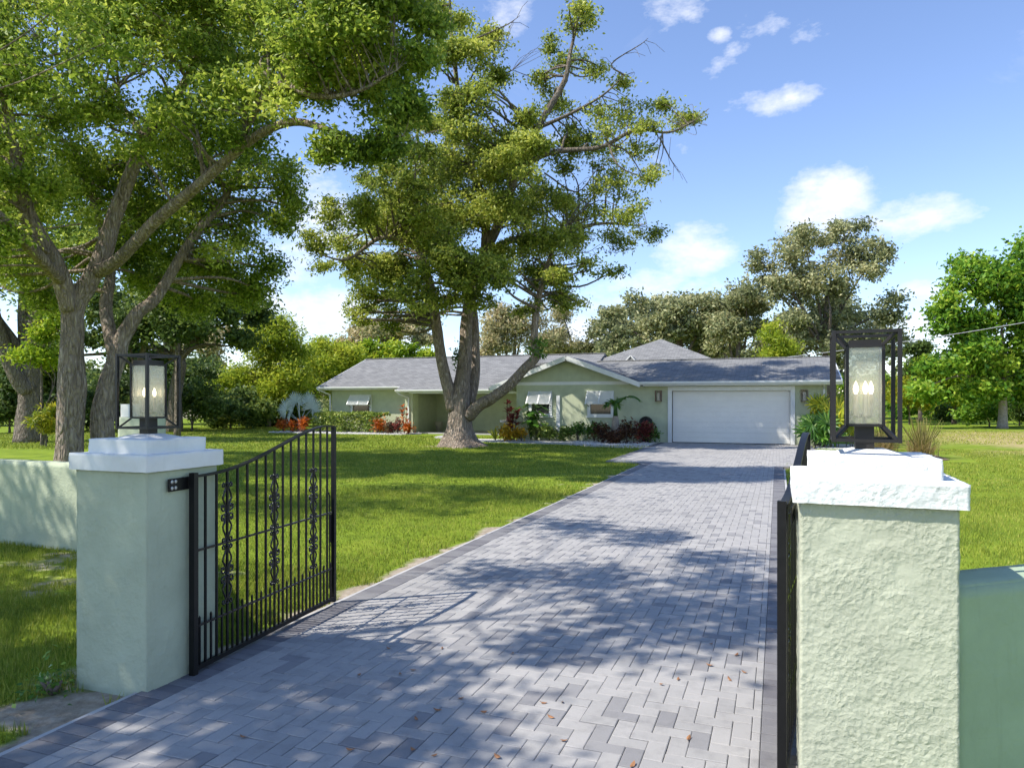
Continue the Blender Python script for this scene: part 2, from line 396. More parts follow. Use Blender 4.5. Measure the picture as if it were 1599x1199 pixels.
mats['leaf_bamboo'] = leaf_mat('bamboo_leaf', L4((.12, .10, .17, .015), (.42, .26, .36, .028), (.68, .44, .50, .05), (.95, .58, .58, .09)), 0.45, 0.22)
mats['leaf_oak'] = leaf_mat('far_oak_leaf', L4((.12, 0.105, 0.133, 0.070), (.45, 0.245, 0.273, 0.126), (.7, 0.420, 0.420, 0.210), (.95, 0.588, 0.546, 0.308)), 0.33, 0.15)
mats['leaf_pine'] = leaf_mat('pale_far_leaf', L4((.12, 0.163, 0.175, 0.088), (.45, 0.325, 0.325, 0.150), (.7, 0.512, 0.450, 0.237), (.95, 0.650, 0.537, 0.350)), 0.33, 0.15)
mats['leaf_right'] = leaf_mat('broad_leaf', L4((.15, 0.041, 0.115, 0.014), (.45, 0.121, 0.270, 0.024), (.7, 0.270, 0.419, 0.041), (.95, 0.486, 0.567, 0.081)), .38, .25)
mats['leaf_hedge'] = leaf_mat('hedge_leaf', L4((.1, 0.049, 0.098, 0.017), (.4, 0.140, 0.224, 0.035), (.7, 0.336, 0.406, 0.084), (.95, 0.630, 0.616, 0.224)), .25, 1.2)
mats['leaf_orange'] = leaf_mat('croton_orange', L4((.1, .10, .05, .012), (.35, .35, .09, .012), (.65, .62, .17, .015), (.95, .70, .34, .04)), .3, 1.6)
mats['leaf_yellow'] = leaf_mat('croton_yellow', L4((.1, .12, .16, .015), (.4, .50, .33, .02), (.7, .75, .48, .03), (.95, .75, .20, .03)), .3, 1.6)
mats['leaf_red'] = leaf_mat('ti_leaf_red', L4((.1, .05, .02, .015), (.4, .13, .035, .03), (.7, .28, .07, .05), (.95, .42, .17, .06)), .3, 1.6)
mats['leaf_maroon'] = leaf_mat('croton_maroon', L4((.1, 0.027, 0.021, 0.015), (.45, 0.075, 0.038, 0.021), (.75, 0.165, 0.068, 0.030), (.95, 0.240, 0.225, 0.045)), .2, 1.6)
mats['leaf_green'] = leaf_mat('glossy_green_leaf', L4((.1, 0.030, 0.090, 0.015), (.45, 0.075, 0.188, 0.022), (.75, 0.165, 0.300, 0.045), (.95, 0.360, 0.495, 0.090)), .3, 1.0, .35, .4)
mats['leaf_lime'] = leaf_mat('lime_palm_leaf', L4((.1, .06, .11, .010), (.4, .22, .28, .02), (.7, .45, .43, .03), (.95, .60, .52, .06)), .35, 1.2)
mats['leaf_silver'] = leaf_mat('silver_fan', L4((.1, .36, .43, .40), (.5, .52, .60, .56), (.9, .68, .73, .68)), .25, 1.0)
mats['leaf_straw'] = leaf_mat('straw_grass', L4((.1, .16, .17, .04), (.4, .32, .28, .09), (.7, .48, .38, .18), (.95, .50, .34, .22)), .35, 1.5)
mats['pebble'] = plain('white_pebbles', (.62, .60, .58), .8, .2, .35, 25, 40, .8, .03)
mats['fallen'] = plain('fallen_leaf', (.30, .15, .075), .7, .2, .35, 40)
mats['mulch'] = plain('brown_mulch', (.20, .15, .10), .95, .1, .35, 12, 40, .8, .03)

# ------------------------------------------------------------------ ground
DRV_L, DRV_R = -3.47, 0.13          # outer edges of the driveway
AP_L, AP_R, AP_Y0, AP_Y1 = -4.62, 1.25, 21.6, 30.2
def vnoise(x, y, s, seed=0.0):
    """smooth value noise on arrays"""
    x = x*s + seed*17.3; y = y*s + seed*9.1
    xi = np.floor(x).astype(np.int64); yi = np.floor(y).astype(np.int64); fx = x-xi; fy = y-yi
    fx = fx*fx*(3-2*fx); fy = fy*fy*(3-2*fy)
    def h(a, b):
        n = (a*374761393 + b*668265263) & 0x7fffffff; n = ((n ^ (n >> 13))*1274126177) & 0x7fffffff
        return ((n ^ (n >> 16)) & 0xffff)/65535.0
    return (h(xi, yi)*(1-fx)+h(xi+1, yi)*fx)*(1-fy) + (h(xi, yi+1)*(1-fx)+h(xi+1, yi+1)*fx)*fy
def drive_left(y):
    return np.where(y < AP_Y0-2.2, DRV_L, np.where(y < AP_Y0+.6, DRV_L + (AP_L-DRV_L)*np.clip((y-(AP_Y0-2.2))/2.8, 0, 1), AP_L))
def drive_right(y):
    return np.where(y < AP_Y0-.3, DRV_R, np.where(y < AP_Y0+.4, DRV_R+(AP_R-DRV_R)*np.clip((y-(AP_Y0-.3))/.7, 0, 1), AP_R))
def bare_amount(x, y):
    """sandy, worn strips: beside the pavers, at the foot of the pillars, in front of the left wall"""
    dl = drive_left(y)-x; dr = x-drive_right(y)
    e = np.where(dl > 0, dl, np.where(dr > 0, dr, 0))
    b = np.clip(1-e/np.where(x < 0, .40, .22), 0, 1)*.95
    b = np.where((y > 9), b*.62, b)
    b = np.maximum(b, np.clip(1-np.hypot(x+3.75, y-2.95)/.6, 0, 1)*1.15)
    b = np.maximum(b, .26*((x < -3.4) & (x > -8) & (y > 0) & (y < 5.8)))
    b = np.maximum(b, np.clip(1-np.hypot(x+11.6, y-25.0)/1.7, 0, 1)*.9)
    return b
def bare_noisy(x, y):
    return bare_amount(x, y) + 1.1*(vnoise(x, y, 3.2, 2)*.6+vnoise(x, y, 8, 3)*.4-.5)
def dry_amount(x, y):
    band = 1.25*np.exp(-((y-(40+.15*(x-16)))/11.0)**2)*np.clip((x-4)/6, 0, 1)
    return np.clip(band*1.0 + .25*((x > .3) & (y < 30)), 0, 1)
def build_ground():
    xs = np.concatenate([[-400, -150, -80], np.arange(-50, -12, 2.0), np.arange(-12, 8, .25), np.arange(8, 60, 2.0), [80, 150, 400]])
    ys = np.concatenate([[-60, -20], np.arange(-6, 34, .25), np.arange(34, 110, 3.0), [150, 250, 600]])
    X, Y = np.meshgrid(xs, ys); nx, ny = len(xs), len(ys)
    Z = np.where((np.abs(X) < 40) & (Y < 60), 0.02*(vnoise(X, Y, 1.3)-.6), -.01)
    Z = np.minimum(Z, 0.004)
    v = np.stack([X, Y, Z], -1).reshape(-1, 3)
    i = np.arange((ny-1)*(nx-1)); r = i//(nx-1); c = i % (nx-1); a = r*nx+c
    me = bpy.data.meshes.new('ground'); me.from_pydata(v.tolist(), [], np.stack([a, a+1, a+1+nx, a+nx], -1).tolist())
    for nm, fn in (('bare', bare_noisy), ('dry', dry_amount)):
        at = me.attributes.new(nm, 'FLOAT', 'POINT'); at.data.foreach_set('value', fn(v[:, 0], v[:, 1]).astype(np.float32))
    me.update(); tag(link('ground', me, mats['ground'], None, True), kind='structure')
build_ground()

# ------------------------------------------------------------------ driveway: herringbone pavers with a soldier border
PL, PW, TOP = .19, .095, .04
def paver_shape(x0, x1, y0, y1, z=0.0, ch=.004, gap=.0015):
    x0 += gap; x1 -= gap; y0 += gap; y1 -= gap; t = TOP+z
    lo = [(x0, y0, .0), (x1, y0, .0), (x1, y1, .0), (x0, y1, .0)]
    md = [(x, y, t-ch*.7) for x, y, _ in lo]
    up = [(x0+ch, y0+ch, t), (x1-ch, y0+ch, t), (x1-ch, y1-ch, t), (x0+ch, y1-ch, t)]
    f = [(8, 9, 10, 11)]
    for a in range(4):
        b = (a+1) % 4; f += [(a, b, b+4, a+4), (a+4, b+4, b+8, a+8)]
    return lo+md+up, f
def build_driveway():
    bed = MB()
    Y0 = -2.0
    bed.add([(DRV_L, Y0, .022), (DRV_R, Y0, .022), (DRV_R, AP_Y0-.3, .022), (AP_R, AP_Y0+.4, .022), (AP_R, AP_Y1, .022), (AP_L, AP_Y1, .022), (AP_L, AP_Y0+.6, .022), (DRV_L, AP_Y0-2.2, .022)], [tuple(range(8))])
    drive = tag(bed.build('driveway', mats['joint_sand']), kind='structure')
    # pale concrete edging strip along both sides
    for x0, x1 in ((DRV_L-.045, DRV_L-.004), (DRV_R+.004, DRV_R+.045)):
        MB().box(x0, x1, Y0, AP_Y0-2.4, -.05, .03).build('edging', mats['concrete'], drive)
    pav = []                                            # (x0, x1, y0, y1, material, tone)
    rs = np.random.default_rng(3)
    BW = .21
    def tone(): 
        u = rs.random()
        return float(np.clip(rs.normal(.12, .08), 0, .3)) if u < .12 else float(np.clip(rs.normal(.62, .15), .36, .95))
    xa, xb = DRV_L+BW, DRV_R-BW
    def field(xa, xb, ya, yb):
        nx = int((xb-xa)/PW)+4; ny = int((yb-ya)/PW)+4
        for j in range(-2, ny):
            for i in range(-2, nx):
                k = (i-j) % 4
                if k == 0: q = (xa+i*PW, xa+(i+2)*PW, ya+j*PW, ya+(j+1)*PW)
                elif k == 2: q = (xa+i*PW, xa+(i+1)*PW, ya+(j-1)*PW, ya+(j+1)*PW)
                else: continue
                q = (max(q[0], xa), min(q[1], xb), max(q[2], ya), min(q[3], yb))
                if q[1]-q[0] < .03 or q[3]-q[2] < .03: continue
                pav.append((*q, 0, tone()))
    YS = AP_Y0-2.2
    field(xa, xb, .6, YS+.6)
    field(AP_L+BW, AP_R-BW, YS+.6, AP_Y1)
    n = int((YS+.6-.6)/PW)
    for j in range(n):
        y = .6+j*PW
        pav.append((DRV_L, DRV_L+BW, y, y+PW, 1, float(rs.random()))); pav.append((DRV_R-BW, DRV_R, y, y+PW, 1, float(rs.random())))
    for j in range(int((AP_Y1-YS-.6)/PW)):
        y = YS+.6+j*PW
        for x in (AP_L, AP_R-BW): pav.append((x, x+BW, y, y+PW, 1, float(rs.random())))
    # which of them show largest: nearest ones inside the frame
    def score(p):
        c = Vector(((p[0]+p[1])/2, (p[2]+p[3])/2, 0)); d = c.dot(FWD); x = c.dot(RGT)
        if d < .5: return 0
        px = CX+FPX*x/d; py = HY+FPX*CAM_H/d
        if px < 0 or px > 1222 or py > 1199: return 0
        if px < 298 and py < 1060: return 0
        return (p[1]-p[0])*(p[3]-p[2])/d**3
    order = sorted(range(len(pav)), key=lambda i: -score(pav[i]))
    near = set(order[:300]); shared = {}
    rest = {0: ([], [], []), 1: ([], [], [])}
    for i, (x0, x1, y0, y1, m, tn) in enumerate(pav):
        tilt = float(rs.normal(0, .0012))
        if i in near:
            key = (round(x1-x0, 3), round(y1-y0, 3), m)
            if key not in shared:
                v, f = paver_shape(-(x1-x0)/2, (x1-x0)/2, -(y1-y0)/2, (y1-y0)/2)
                me = bpy.data.meshes.new('paver'); me.from_pydata(v, [], f); me.update(); shared[key] = me
            o = link('paver', shared[key], mats['paver_edge' if m else 'paver'], drive)
            o.location = ((x0+x1)/2, (y0+y1)/2, tilt); o.rotation_euler = (float(rs.normal(0, .004)), float(rs.normal(0, .004)), float(rs.normal(0, .004)))
            o['tone'] = tn
        else:
            V, F, T = rest[m]; v, f = paver_shape(x0, x1, y0, y1, tilt); b = len(V); V += v; F += [tuple(k+b for k in q) for q in f]; T += [tn]*len(f)
    for m, (V, F, T) in rest.items():
        me = bpy.data.meshes.new('far_pavers'); me.from_pydata(V, [], F)
        a = me.attributes.new('tone', 'FLOAT', 'FACE'); a.data.foreach_set('value', np.array(T, np.float32)); me.update()
        o = link(('border_pavers' if m else 'far_pavers'), me, mats['paver_edge' if m else 'paver'], drive); tag(o, kind='stuff')
    return drive
drive = build_driveway()
# walkway and stone beds in front of the house
def ribbon(name, pts, w, z, mat, kind='structure'):
    p, _ = smooth_line([(x, y, 0) for x, y in pts], [1]*len(pts), 6); m = MB(); v = []
    for i, q in enumerate(p):
        t = (p[min(i+1, len(p)-1)]-p[max(i-1, 0)]).normalized(); n = Vector((-t.y, t.x, 0))*w/2
        v += [q+n+Vector((0, 0, z)), q-n+Vector((0, 0, z)), q-n+Vector((0, 0, -.05)), q+n+Vector((0, 0, -.05))]
    k = len(p)
    f = []
    for i in range(k-1):
        a = i*4; b = a+4; f += [(a, b, b+1, a+1)[::-1], (a+1, a+2, b+2, b+1), (a, b, b+3, a+3)]
    return tag(m.add(v, f).build(name, mat), kind=kind)
ribbon('walkway', [(-4.7, 27.4), (-6.0, 27.0), (-8.0, 28.2), (-11.0, 28.75), (-13.5, 29.5), (-15.3, 31.5), (-15.6, 34), (-15.6, 37.5)], 1.0, .03, mats['concrete'])
def bed(name, pts, z=.035, mat='pebble'):
    m = MB(); n = len(pts)
    o = m.slab([(x, y, z) for x, y in pts], .1).build(name, mats[mat]); tag(o, kind='structure'); return o
bedA = bed('stone_bed', [(-27.2, 33.1), (-25.2, 32.6), (-22, 32.75), (-18.6, 33.1), (-17.9, 34.0), (-18.6, 35.1), (-26.6, 35.1)])
bedB = bed('stone_bed', [(-13.6, 30.2), (-12.6, 29.5), (-9, 29.3), (-8.2, 28.9), (-7.3, 27.7), (-6.2, 27.6), (-4.75, 28.4), (-4.75, 30.3), (-11, 30.35)])
bedC = bed('stone_bed', [(1.32, 28.7), (3.2, 28.4), (3.6, 31.5), (1.83, 31.5), (1.83, 30.38), (1.32, 30.38)])
bedD = bed('stone_bed', [(2.4, 23.6), (4.2, 23.6), (4.8, 24.4), (4.8, 26.4), (3.2, 27.0), (2.2, 25.6)], .015, 'mulch')
def scatter_pebbles(name, poly, n, seed):
    r = np.random.default_rng(seed); xs = [p[0] for p in poly]; ys = [p[1] for p in poly]; V = []
    from mathutils.geometry import intersect_point_tri_2d
    k = 0
    pts = []
    while len(pts) < n and k < n*20:
        k += 1; x = r.uniform(min(xs), max(xs)); y = r.uniform(min(ys), max(ys)); ins = False; j = len(poly)-1
        for i in range(len(poly)):
            if ((poly[i][1] > y) != (poly[j][1] > y)) and x < (poly[j][0]-poly[i][0])*(y-poly[i][1])/(poly[j][1]-poly[i][1])+poly[i][0]: ins = not ins
            j = i
        if ins: pts.append((x, y))
    m = MB()
    for x, y in pts:
        a, b, c = r.uniform(.02, .05, 3); z = .045
        m.add([(x-a, y, z), (x+a, y, z), (x, y-b, z), (x, y+b, z), (x+.2*a, y, z+c)], [(0, 2, 4), (2, 1, 4), (1, 3, 4), (3, 0, 4)])
    o = m.build(name, mats['pebble']); tag(o, 'loose white pebbles on the stone beds beside the house', 'pebbles', kind='stuff')
scatter_pebbles('pebbles', [(-27.2, 33.1), (-25.2, 32.6), (-22, 32.75), (-18.6, 33.1), (-17.9, 34.0), (-18.6, 35.1), (-26.6, 35.1)], 1500, 1)
bpy.data.objects['pebbles']['label'] = 'loose white pebbles along the hedge left of the entry'
scatter_pebbles('pebbles', [(-8.2, 28.9), (-7.3, 27.7), (-6.2, 27.6), (-4.75, 28.4), (-4.75, 30.3), (-8, 30.3)], 900, 2)
bpy.data.objects['pebbles.001']['label'] = 'loose white pebbles round the maroon shrubs beside the garage'

# ------------------------------------------------------------------ gate pillars and garden walls
def rough_box(x0, x1, y0, y1, z0, z1, step, amp, seed=0.0, freq=14, top=True):
    """a plastered block: subdivided and uneven"""
    bm = bmesh.new()
    nx, ny, nz = [max(1, int(round((b-a)/step))) for a, b in ((x0, x1), (y0, y1), (z0, z1))]
    def grid(o, u, v, nu, nv):
        vs = [[bm.verts.new(Vector(o)+Vector(u)*(i/nu)+Vector(v)*(j/nv)) for j in range(nv+1)] for i in range(nu+1)]
        for i in range(nu):
            for j in range(nv): bm.faces.new((vs[i][j], vs[i+1][j], vs[i+1][j+1], vs[i][j+1]))
    dx, dy, dz = x1-x0, y1-y0, z1-z0
    grid((x0, y0, z0), (dx, 0, 0), (0, 0, dz), nx, nz); grid((x1, y0, z0), (0, dy, 0), (0, 0, dz), ny, nz)
    grid((x1, y1, z0), (-dx, 0, 0), (0, 0, dz), nx, nz); grid((x0, y1, z0), (0, -dy, 0), (0, 0, dz), ny, nz)
    grid((x0, y0, z1), (dx, 0, 0), (0, dy, 0), nx, ny)
    bmesh.ops.remove_doubles(bm, verts=bm.verts, dist=step*.1)
    for v in bm.verts:
        p = v.co; q = p*freq + Vector((seed*7, seed*3, 0))
        n1 = mnoise.noise_vector(q); n2 = mnoise.noise_vector(q*3.1)
        k = 1.0
        if p.z < z0+1e-4: k = .3
        v.co = p + (n1*.6+n2*.5)*amp*k
        # soften the arrises a little
        ex = min(abs(p.x-x0), abs(p.x-x1)); ey = min(abs(p.y-y0), abs(p.y-y1))
        if ex < 1e-4 and ey < 1e-4:
            c = Vector(((x0+x1)/2, (y0+y1)/2, p.z)); v.co += (c-Vector((p.x, p.y, p.z))).normalized()*.006
    me = bpy.data.meshes.new('block'); bm.to_mesh(me); bm.free(); return me
def pillar(name, x0, y0, w, dpt, h, label, capm, wallm, step, amp, group, ovh=.028, extra=0.0):
    e = empty(name, (x0+w/2, y0+dpt/2, 0), label, 'pillar', group)
    s = float(x0*3+1)
    link('shaft', rough_box(x0, x0+w, y0, y0+dpt, -.02, h, step, amp, s), wallm, e, True)
    c = link('cap', rough_box(x0-ovh, x0+w+ovh, y0-ovh, y0+dpt+ovh, h, h+.098, step, amp*1.3, s+2), capm, e, True)
    u = link('cap_block', rough_box(x0+.045, x0+w-.045, y0+.045, y0+dpt-.045, h+.09, h+.182, step, amp*1.3, s+4), capm, c, True)
    m = MB(); cx, cy, z = x0+w/2, y0+dpt/2, h+.18
    m.add([(cx-.15, cy-.15, z), (cx+.15, cy-.15, z), (cx+.15, cy+.15, z), (cx-.15, cy+.15, z), (cx-.06, cy-.06, z+.028), (cx+.06, cy-.06, z+.028), (cx+.06, cy+.06, z+.028), (cx-.06, cy+.06, z+.028)],
          [(0, 1, 5, 4), (1, 2, 6, 5), (2, 3, 7, 6), (3, 0, 4, 7), (4, 5, 6, 7)])
    m.build('cap_mound', capm, c)
    return e
PH = 1.315
PIL_L = (-3.985, 3.115, .565, .545); PIL_R = (.085, 3.115, .56, .545); PIL_F = (-9.95, 8.5, .56, .545)
pillar('gate_pillar', *PIL_L, PH, 'shaded sage gate pillar with smooth white cap at the left side of the drive', mats['cap_left'], mats['stucco_left'], .016, .0045, 'gate pillars')
pillar('gate_pillar', *PIL_R, PH, 'sunlit rough stucco gate pillar with white cap, nearest on the right', mats['cap'], mats['stucco_near'], .0115, .0042, 'gate pillars')
e = empty('block_pier', (PIL_F[0]+.28, PIL_F[1]+.27, 0), 'sage block pier with small white box on top, glimpsed behind the left lantern', 'pier')
link('shaft', rough_box(PIL_F[0], PIL_F[0]+.56, PIL_F[1], PIL_F[1]+.42, -.02, 1.48, .04, .004, 2.0), mats['stucco_left'], e, True)
MB().box(PIL_F[0]+.02, PIL_F[0]+.19, PIL_F[1]+.03, PIL_F[1]+.25, 1.483, 1.69).build('white_box', mats['cap_left'], e)
def garden_wall(name, a, b, h, th, label, matw, copem):
    a = Vector((*a, 0)); b = Vector((*b, 0)); L = (b-a).length; t = (b-a)/L
    e = empty(name, ((a+b)/2)[:], label, 'garden wall', 'garden walls')
    me = rough_box(0, L, -th/2, th/2, -.03, h, .05, .005, a.x)
    R = Matrix.Translation(a) @ Matrix.Rotation(math.atan2(t.y, t.x), 4, 'Z'); me.transform(R)
    link('wall_face', me, matw, e, True)
    me = rough_box(0, L, -th/2+.004, th/2-.004, h-.002, h+.012, .06, .002, a.x+3); me.transform(R)
    link('wall_top', me, copem, e, True)
    return e
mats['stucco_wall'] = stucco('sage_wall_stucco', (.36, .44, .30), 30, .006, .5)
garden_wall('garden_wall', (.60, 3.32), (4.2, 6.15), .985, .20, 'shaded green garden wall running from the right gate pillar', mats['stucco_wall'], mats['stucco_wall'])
garden_wall('garden_wall', (-7.0, 6.02), (-3.95, 3.45), .985, .18, 'slanting garden wall hidden behind the left gate pillar', mats['stucco_left'], mats['stucco_left'])
garden_wall('garden_wall', (-18.0, 6.05), (-6.95, 6.02), 1.0, .18, 'low sage garden wall at the left edge of the picture', mats['stucco_left'], mats['stucco_left'])

# ------------------------------------------------------------------ wrought iron gates
def curl(cx, cz, r, a0, turns, side, n=13):
    """a flat spiral in the gate's plane"""
    out = []
    for i in range(n):
        t = i/(n-1); a = a0 + side*turns*2*math.pi*t; R = r*(1-.62*t)
        out.append((0, cx+R*math.cos(a), cz+R*math.sin(a)))
    return out
def scroll_meshes():
    """one lyre-shaped unit of the ornament, bar at y=0, from z=0 up to z=.405, both sides"""
    m = MB()
    for s in (-1, 1):
        def y(pts): return [(0, s*(a*1.18+.003), b) for a, b in pts]
        up = [(.006, .202), (.014, .222), (.012, .250), (.020, .272), (.034, .292), (.030, .315), (.016, .345), (.010, .362), (.016, .385), (.028, .397), (.037, .388), (.034, .372), (.026, .371)]
        for mir in (1, -1):
            pts = [(a, .2025 + mir*(b-.2025)) for a, b in up]
            m.tube(y(pts), .0062, 6)
            c = [(.014, .222), (.024, .213), (.038, .217), (.046, .232), (.043, .250), (.031, .254), (.026, .244), (.032, .236)]
            m.tube(y([(a, .2025+mir*(b-.2025)) for a, b in c]), .0062, 6)
            m.tube(y([(.034, .2025+mir*.0895), (.028, .2025+mir*.075), (.012, .2025+mir*.0475)]), .005, 5)
    m.box(-.008, .008, -.011, .011, .190, .215); m.box(-.008, .008, -.010, .010, .005, .018); m.box(-.008, .008, -.010, .010, .387, .400)
    return m.mesh('scroll')
def make_gate(loc, rz, label, bside, bx):
    g = empty('iron_gate', loc, label, 'gate', 'wrought iron gates', rz); LOCALS.add(g.name)
    W, I = mats['iron'], mats['iron']
    Lg = 1.66; z0 = .075
    def top(t):
        u = min(1, max(0, (t-.02)/.96)); s = (u*u*(3-2*u))**1.15
        return 1.262 + .268*s - (.012*max(0, (t-.9)/.1))
    MB().box(-.019, .019, -.019, .019, .03, 1.285).build('hinge_post', I, g)
    MB().box(-.016, .016, Lg-.016, Lg+.016, .045, top(1)).build('end_post', I, g)
    m = MB(); k = 26
    pts = [(0, .019+(Lg-.035)*i/k, top(i/k)) for i in range(k+1)]
    vs = []
    for p in pts: vs += [(-.019, p[1], p[2]-.006), (.019, p[1], p[2]-.006), (.019, p[1], p[2]+.006), (-.019, p[1], p[2]+.006)]
    fs = [(a*4+j, a*4+(j+1) % 4, a*4+4+(j+1) % 4, a*4+4+j) for a in range(k) for j in range(4)] + [(3, 2, 1, 0), (k*4, k*4+1, k*4+2, k*4+3)]
    m.add(vs, fs).build('top_rail', I, g)
    MB().box(-.014, .014, .019, Lg-.016, z0-.014, z0+.014).build('bottom_rail', I, g)
    MB().box(-.005, .005, .019, Lg-.016, .332-.007, .332+.007).build('lower_rail', mats['iron_worn'], g)
    MB().box(-.005, .005, .019, Lg-.016, .80-.007, .80+.007).build('middle_rail', mats['iron_worn'], g)
    n = 15; sc = scroll_meshes(); bars = {}
    for i in range(1, n+1):
        t = i/(n+1); yy = t*Lg
        MB().box(-.0065, .0065, yy-.0065, yy+.0065, z0+.012, top(t)-.004).build('baluster', I, g)
        if i in (3, 8, 13):
            for zz in (.388, .795):
                o = link('scroll', sc, mats['iron_worn'], g, True); o.location = (0, yy, zz)
    pk = MB().box(-.0055, .0055, -.0055, .0055, z0+.012, .378).add([(-.0055, -.0055, .378), (.0055, -.0055, .378), (.0055, .0055, .378), (-.0055, .0055, .378), (0, 0, .392)], [(0, 1, 4), (1, 2, 4), (2, 3, 4), (3, 0, 4)]).mesh('short_picket')
    for i in range(n+1):
        o = link('short_picket', pk, I, g); o.location = (0, (i+.5)/(n+1)*Lg, 0)
    # drop bolt with handle by the end post
    MB().tube([(bside*.02, Lg-.03, .16), (bside*.02, Lg-.03, .93), (bside*.02, Lg-.045, .965), (bside*.02, Lg-.075, .96)], .006, 6).build('drop_bolt', I, g)
    MB().box(bside*.012-.008, bside*.012+.008, Lg-.045, Lg-.018, .55, .78).build('latch_plate', I, g)
    # hinge bracket bolted to the pillar
    b = MB().box(*bx, 1.185, 1.262).build('hinge_bracket', mats['iron'], g)
    return g, b
gl, bl = make_gate((-3.375, 3.42, 0), math.atan2(.075, 1.0), 'black iron gate with scrolls swung open beside the left pillar', -1, (-.04, -.034, -.17, .02))
gr, br_ = make_gate((.018, 3.36, 0), math.atan2(-.10, 1.0), 'black iron gate seen edge-on behind the right pillar', 1, (.036, .042, -.02, .17))
for z in (1.205, 1.243):
    for yy in (-.145, -.115):
        o = MB().lathe([(.011, -.002), (.011, .004), (.006, .006)], (0, 0, 0), 8).build('bolt', mats['bolt'], bl)
        o.rotation_euler = (0, math.radians(90), 0); o.location = (-.034, yy, z)

# ------------------------------------------------------------------ post lanterns
def make_lantern(loc, label, rz=0):
    e = empty('post_lantern', loc, label, 'lantern', 'lanterns on the gate pillars', rz); LOCALS.add(e.name)
    B = mats['bronze']; W = .122; z0, z1 = .035, .50; b = .016
    q = [(-1, -1), (1, -1), (1, 1), (-1, 1)]
    I = .068; iz0, iz1 = .105, .435
    for sx, sy in q:
        MB().box(sx*W-b/2, sx*W+b/2, sy*W-b/2, sy*W+b/2, z0, z1).build('cage_post', B, e)
        MB().bar((sx*(W-.006), sy*(W-.006), z1-.010), (sx*I, sy*I, iz1+.004), .011).build('strut', B, e)
        MB().bar((sx*(W-.006), sy*(W-.006), z0+.010), (sx*I, sy*I, iz0-.004), .011).build('strut', B, e)
        MB().box(sx*I-.006, sx*I+.006, sy*I-.006, sy*I+.006, iz0, iz1).build('pane_post', B, e)
    for z in (z0+b/2, z1-b/2):
        for (ax, ay), (cx, cy) in zip(q, q[1:]+q[:1]):
            tx, ty = (cx-ax)/2, (cy-ay)/2
            MB().bar((ax*W+tx*b/2, ay*W+ty*b/2, z), (cx*W-tx*b/2, cy*W-ty*b/2, z), b-.003).build('cage_rail', B, e)
    for z in (iz0, iz1):
        m = MB()
        for (ax, ay), (cx, cy) in zip(q, q[1:]+q[:1]):
            tx, ty = (cx-ax)/2, (cy-ay)/2
            m.bar((ax*I+tx*.006, ay*I+ty*.006, z), (cx*I-tx*.006, cy*I-ty*.006, z), .011)
        m.build('pane_frame', B, e)
    MB().box(-I+.007, I-.007, -I+.007, I-.007, iz1-.004, iz1+.028).build('top_plate', B, e)
    MB().box(-I+.007, I-.007, -I+.007, I-.007, iz0-.006, iz0+.002).build('bottom_plate', B, e)
    for (ax, ay), (cx, cy) in zip(q, q[1:]+q[:1]):
        tx, ty = (cx-ax)/2, (cy-ay)/2
        MB().bar((ax*I+tx*.007, ay*I+ty*.007, (iz0+iz1)/2), (cx*I-tx*.007, cy*I-ty*.007, (iz0+iz1)/2), .003, iz1-iz0-.012).build('glass_pane', mats['glass'], e)
    c = MB().lathe([(.006, 0), (.006, .03), (.016, .034), (.016, .042), (.005, .05)], (0, 0, iz0+.002), 10).build('candle_stand', mats['bronze'], e)
    for k in range(3):
        a = k*2*math.pi/3 + .6; x, y = .034*math.cos(a), .034*math.sin(a)
        MB().tube([(0, 0, iz0+.04), (x*.6, y*.6, iz0+.03), (x, y, iz0+.036)], .004, 6).build('candle_arm', B, e)
        s = MB().lathe([(.013, 0), (.013, .004), (.0095, .006), (.0095, .095)], (x, y, iz0+.036), 10).build('candle_sleeve', mats['candle'], e, True)
        MB().lathe([(.005, 0), (.0105, .016), (.0105, .028), (.006, .044), (.001, .056)], (x, y, iz0+.131), 10).build('bulb', mats['bulb'], s, True)
    MB().box(-.036, .036, -.036, .036, .0, iz0-.006).build('post_fitter', B, e)
    return e
LZ = PH+.182+.022
make_lantern((PIL_L[0]+PIL_L[2]/2-.005, PIL_L[1]+PIL_L[3]/2, LZ), 'black cage lantern with lit candles on the left gate pillar')
make_lantern((PIL_R[0]+PIL_R[2]/2-.02, PIL_R[1]+PIL_R[3]/2-.02, LZ), 'dark bronze cage lantern with lit candles on the right gate pillar', math.radians(-2))

# ------------------------------------------------------------------ house
house = empty('ranch_house', (-9, 33, 0), 'low sage green ranch house with grey shingle roof and white garage door', 'house')
HW, TR, SH = mats['house_wall'], mats['trim'], mats['shingle']
def wall_holes(x0, x1, z0, z1, y0, y1, holes, name='wall'):
    m = MB(); x = x0
    for (a, b, c, d) in sorted(holes):
        if a > x: m.box(x, a, y0, y1, z0, z1)
        if c > z0: m.box(a, b, y0, y1, z0, c)
        if d < z1: m.box(a, b, y0, y1, d, z1)
        x = b
    if x < x1: m.box(x, x1, y0, y1, z0, z1)
    return m.build(name, HW, house)
FY = 30.4
W1, W2, W3 = (-10.50, -9.50, 1.12, 2.18), (-7.78, -6.70, 1.12, 2.18), None
GD = (-4.17, .47, 0, 2.2)
wall_holes(-11.15, 1.80, -.05, 2.50, FY, FY+.2, [W1, W2, GD])
gab = MB()
zt = lambda x: 3.60-.365*abs(x+8.65)
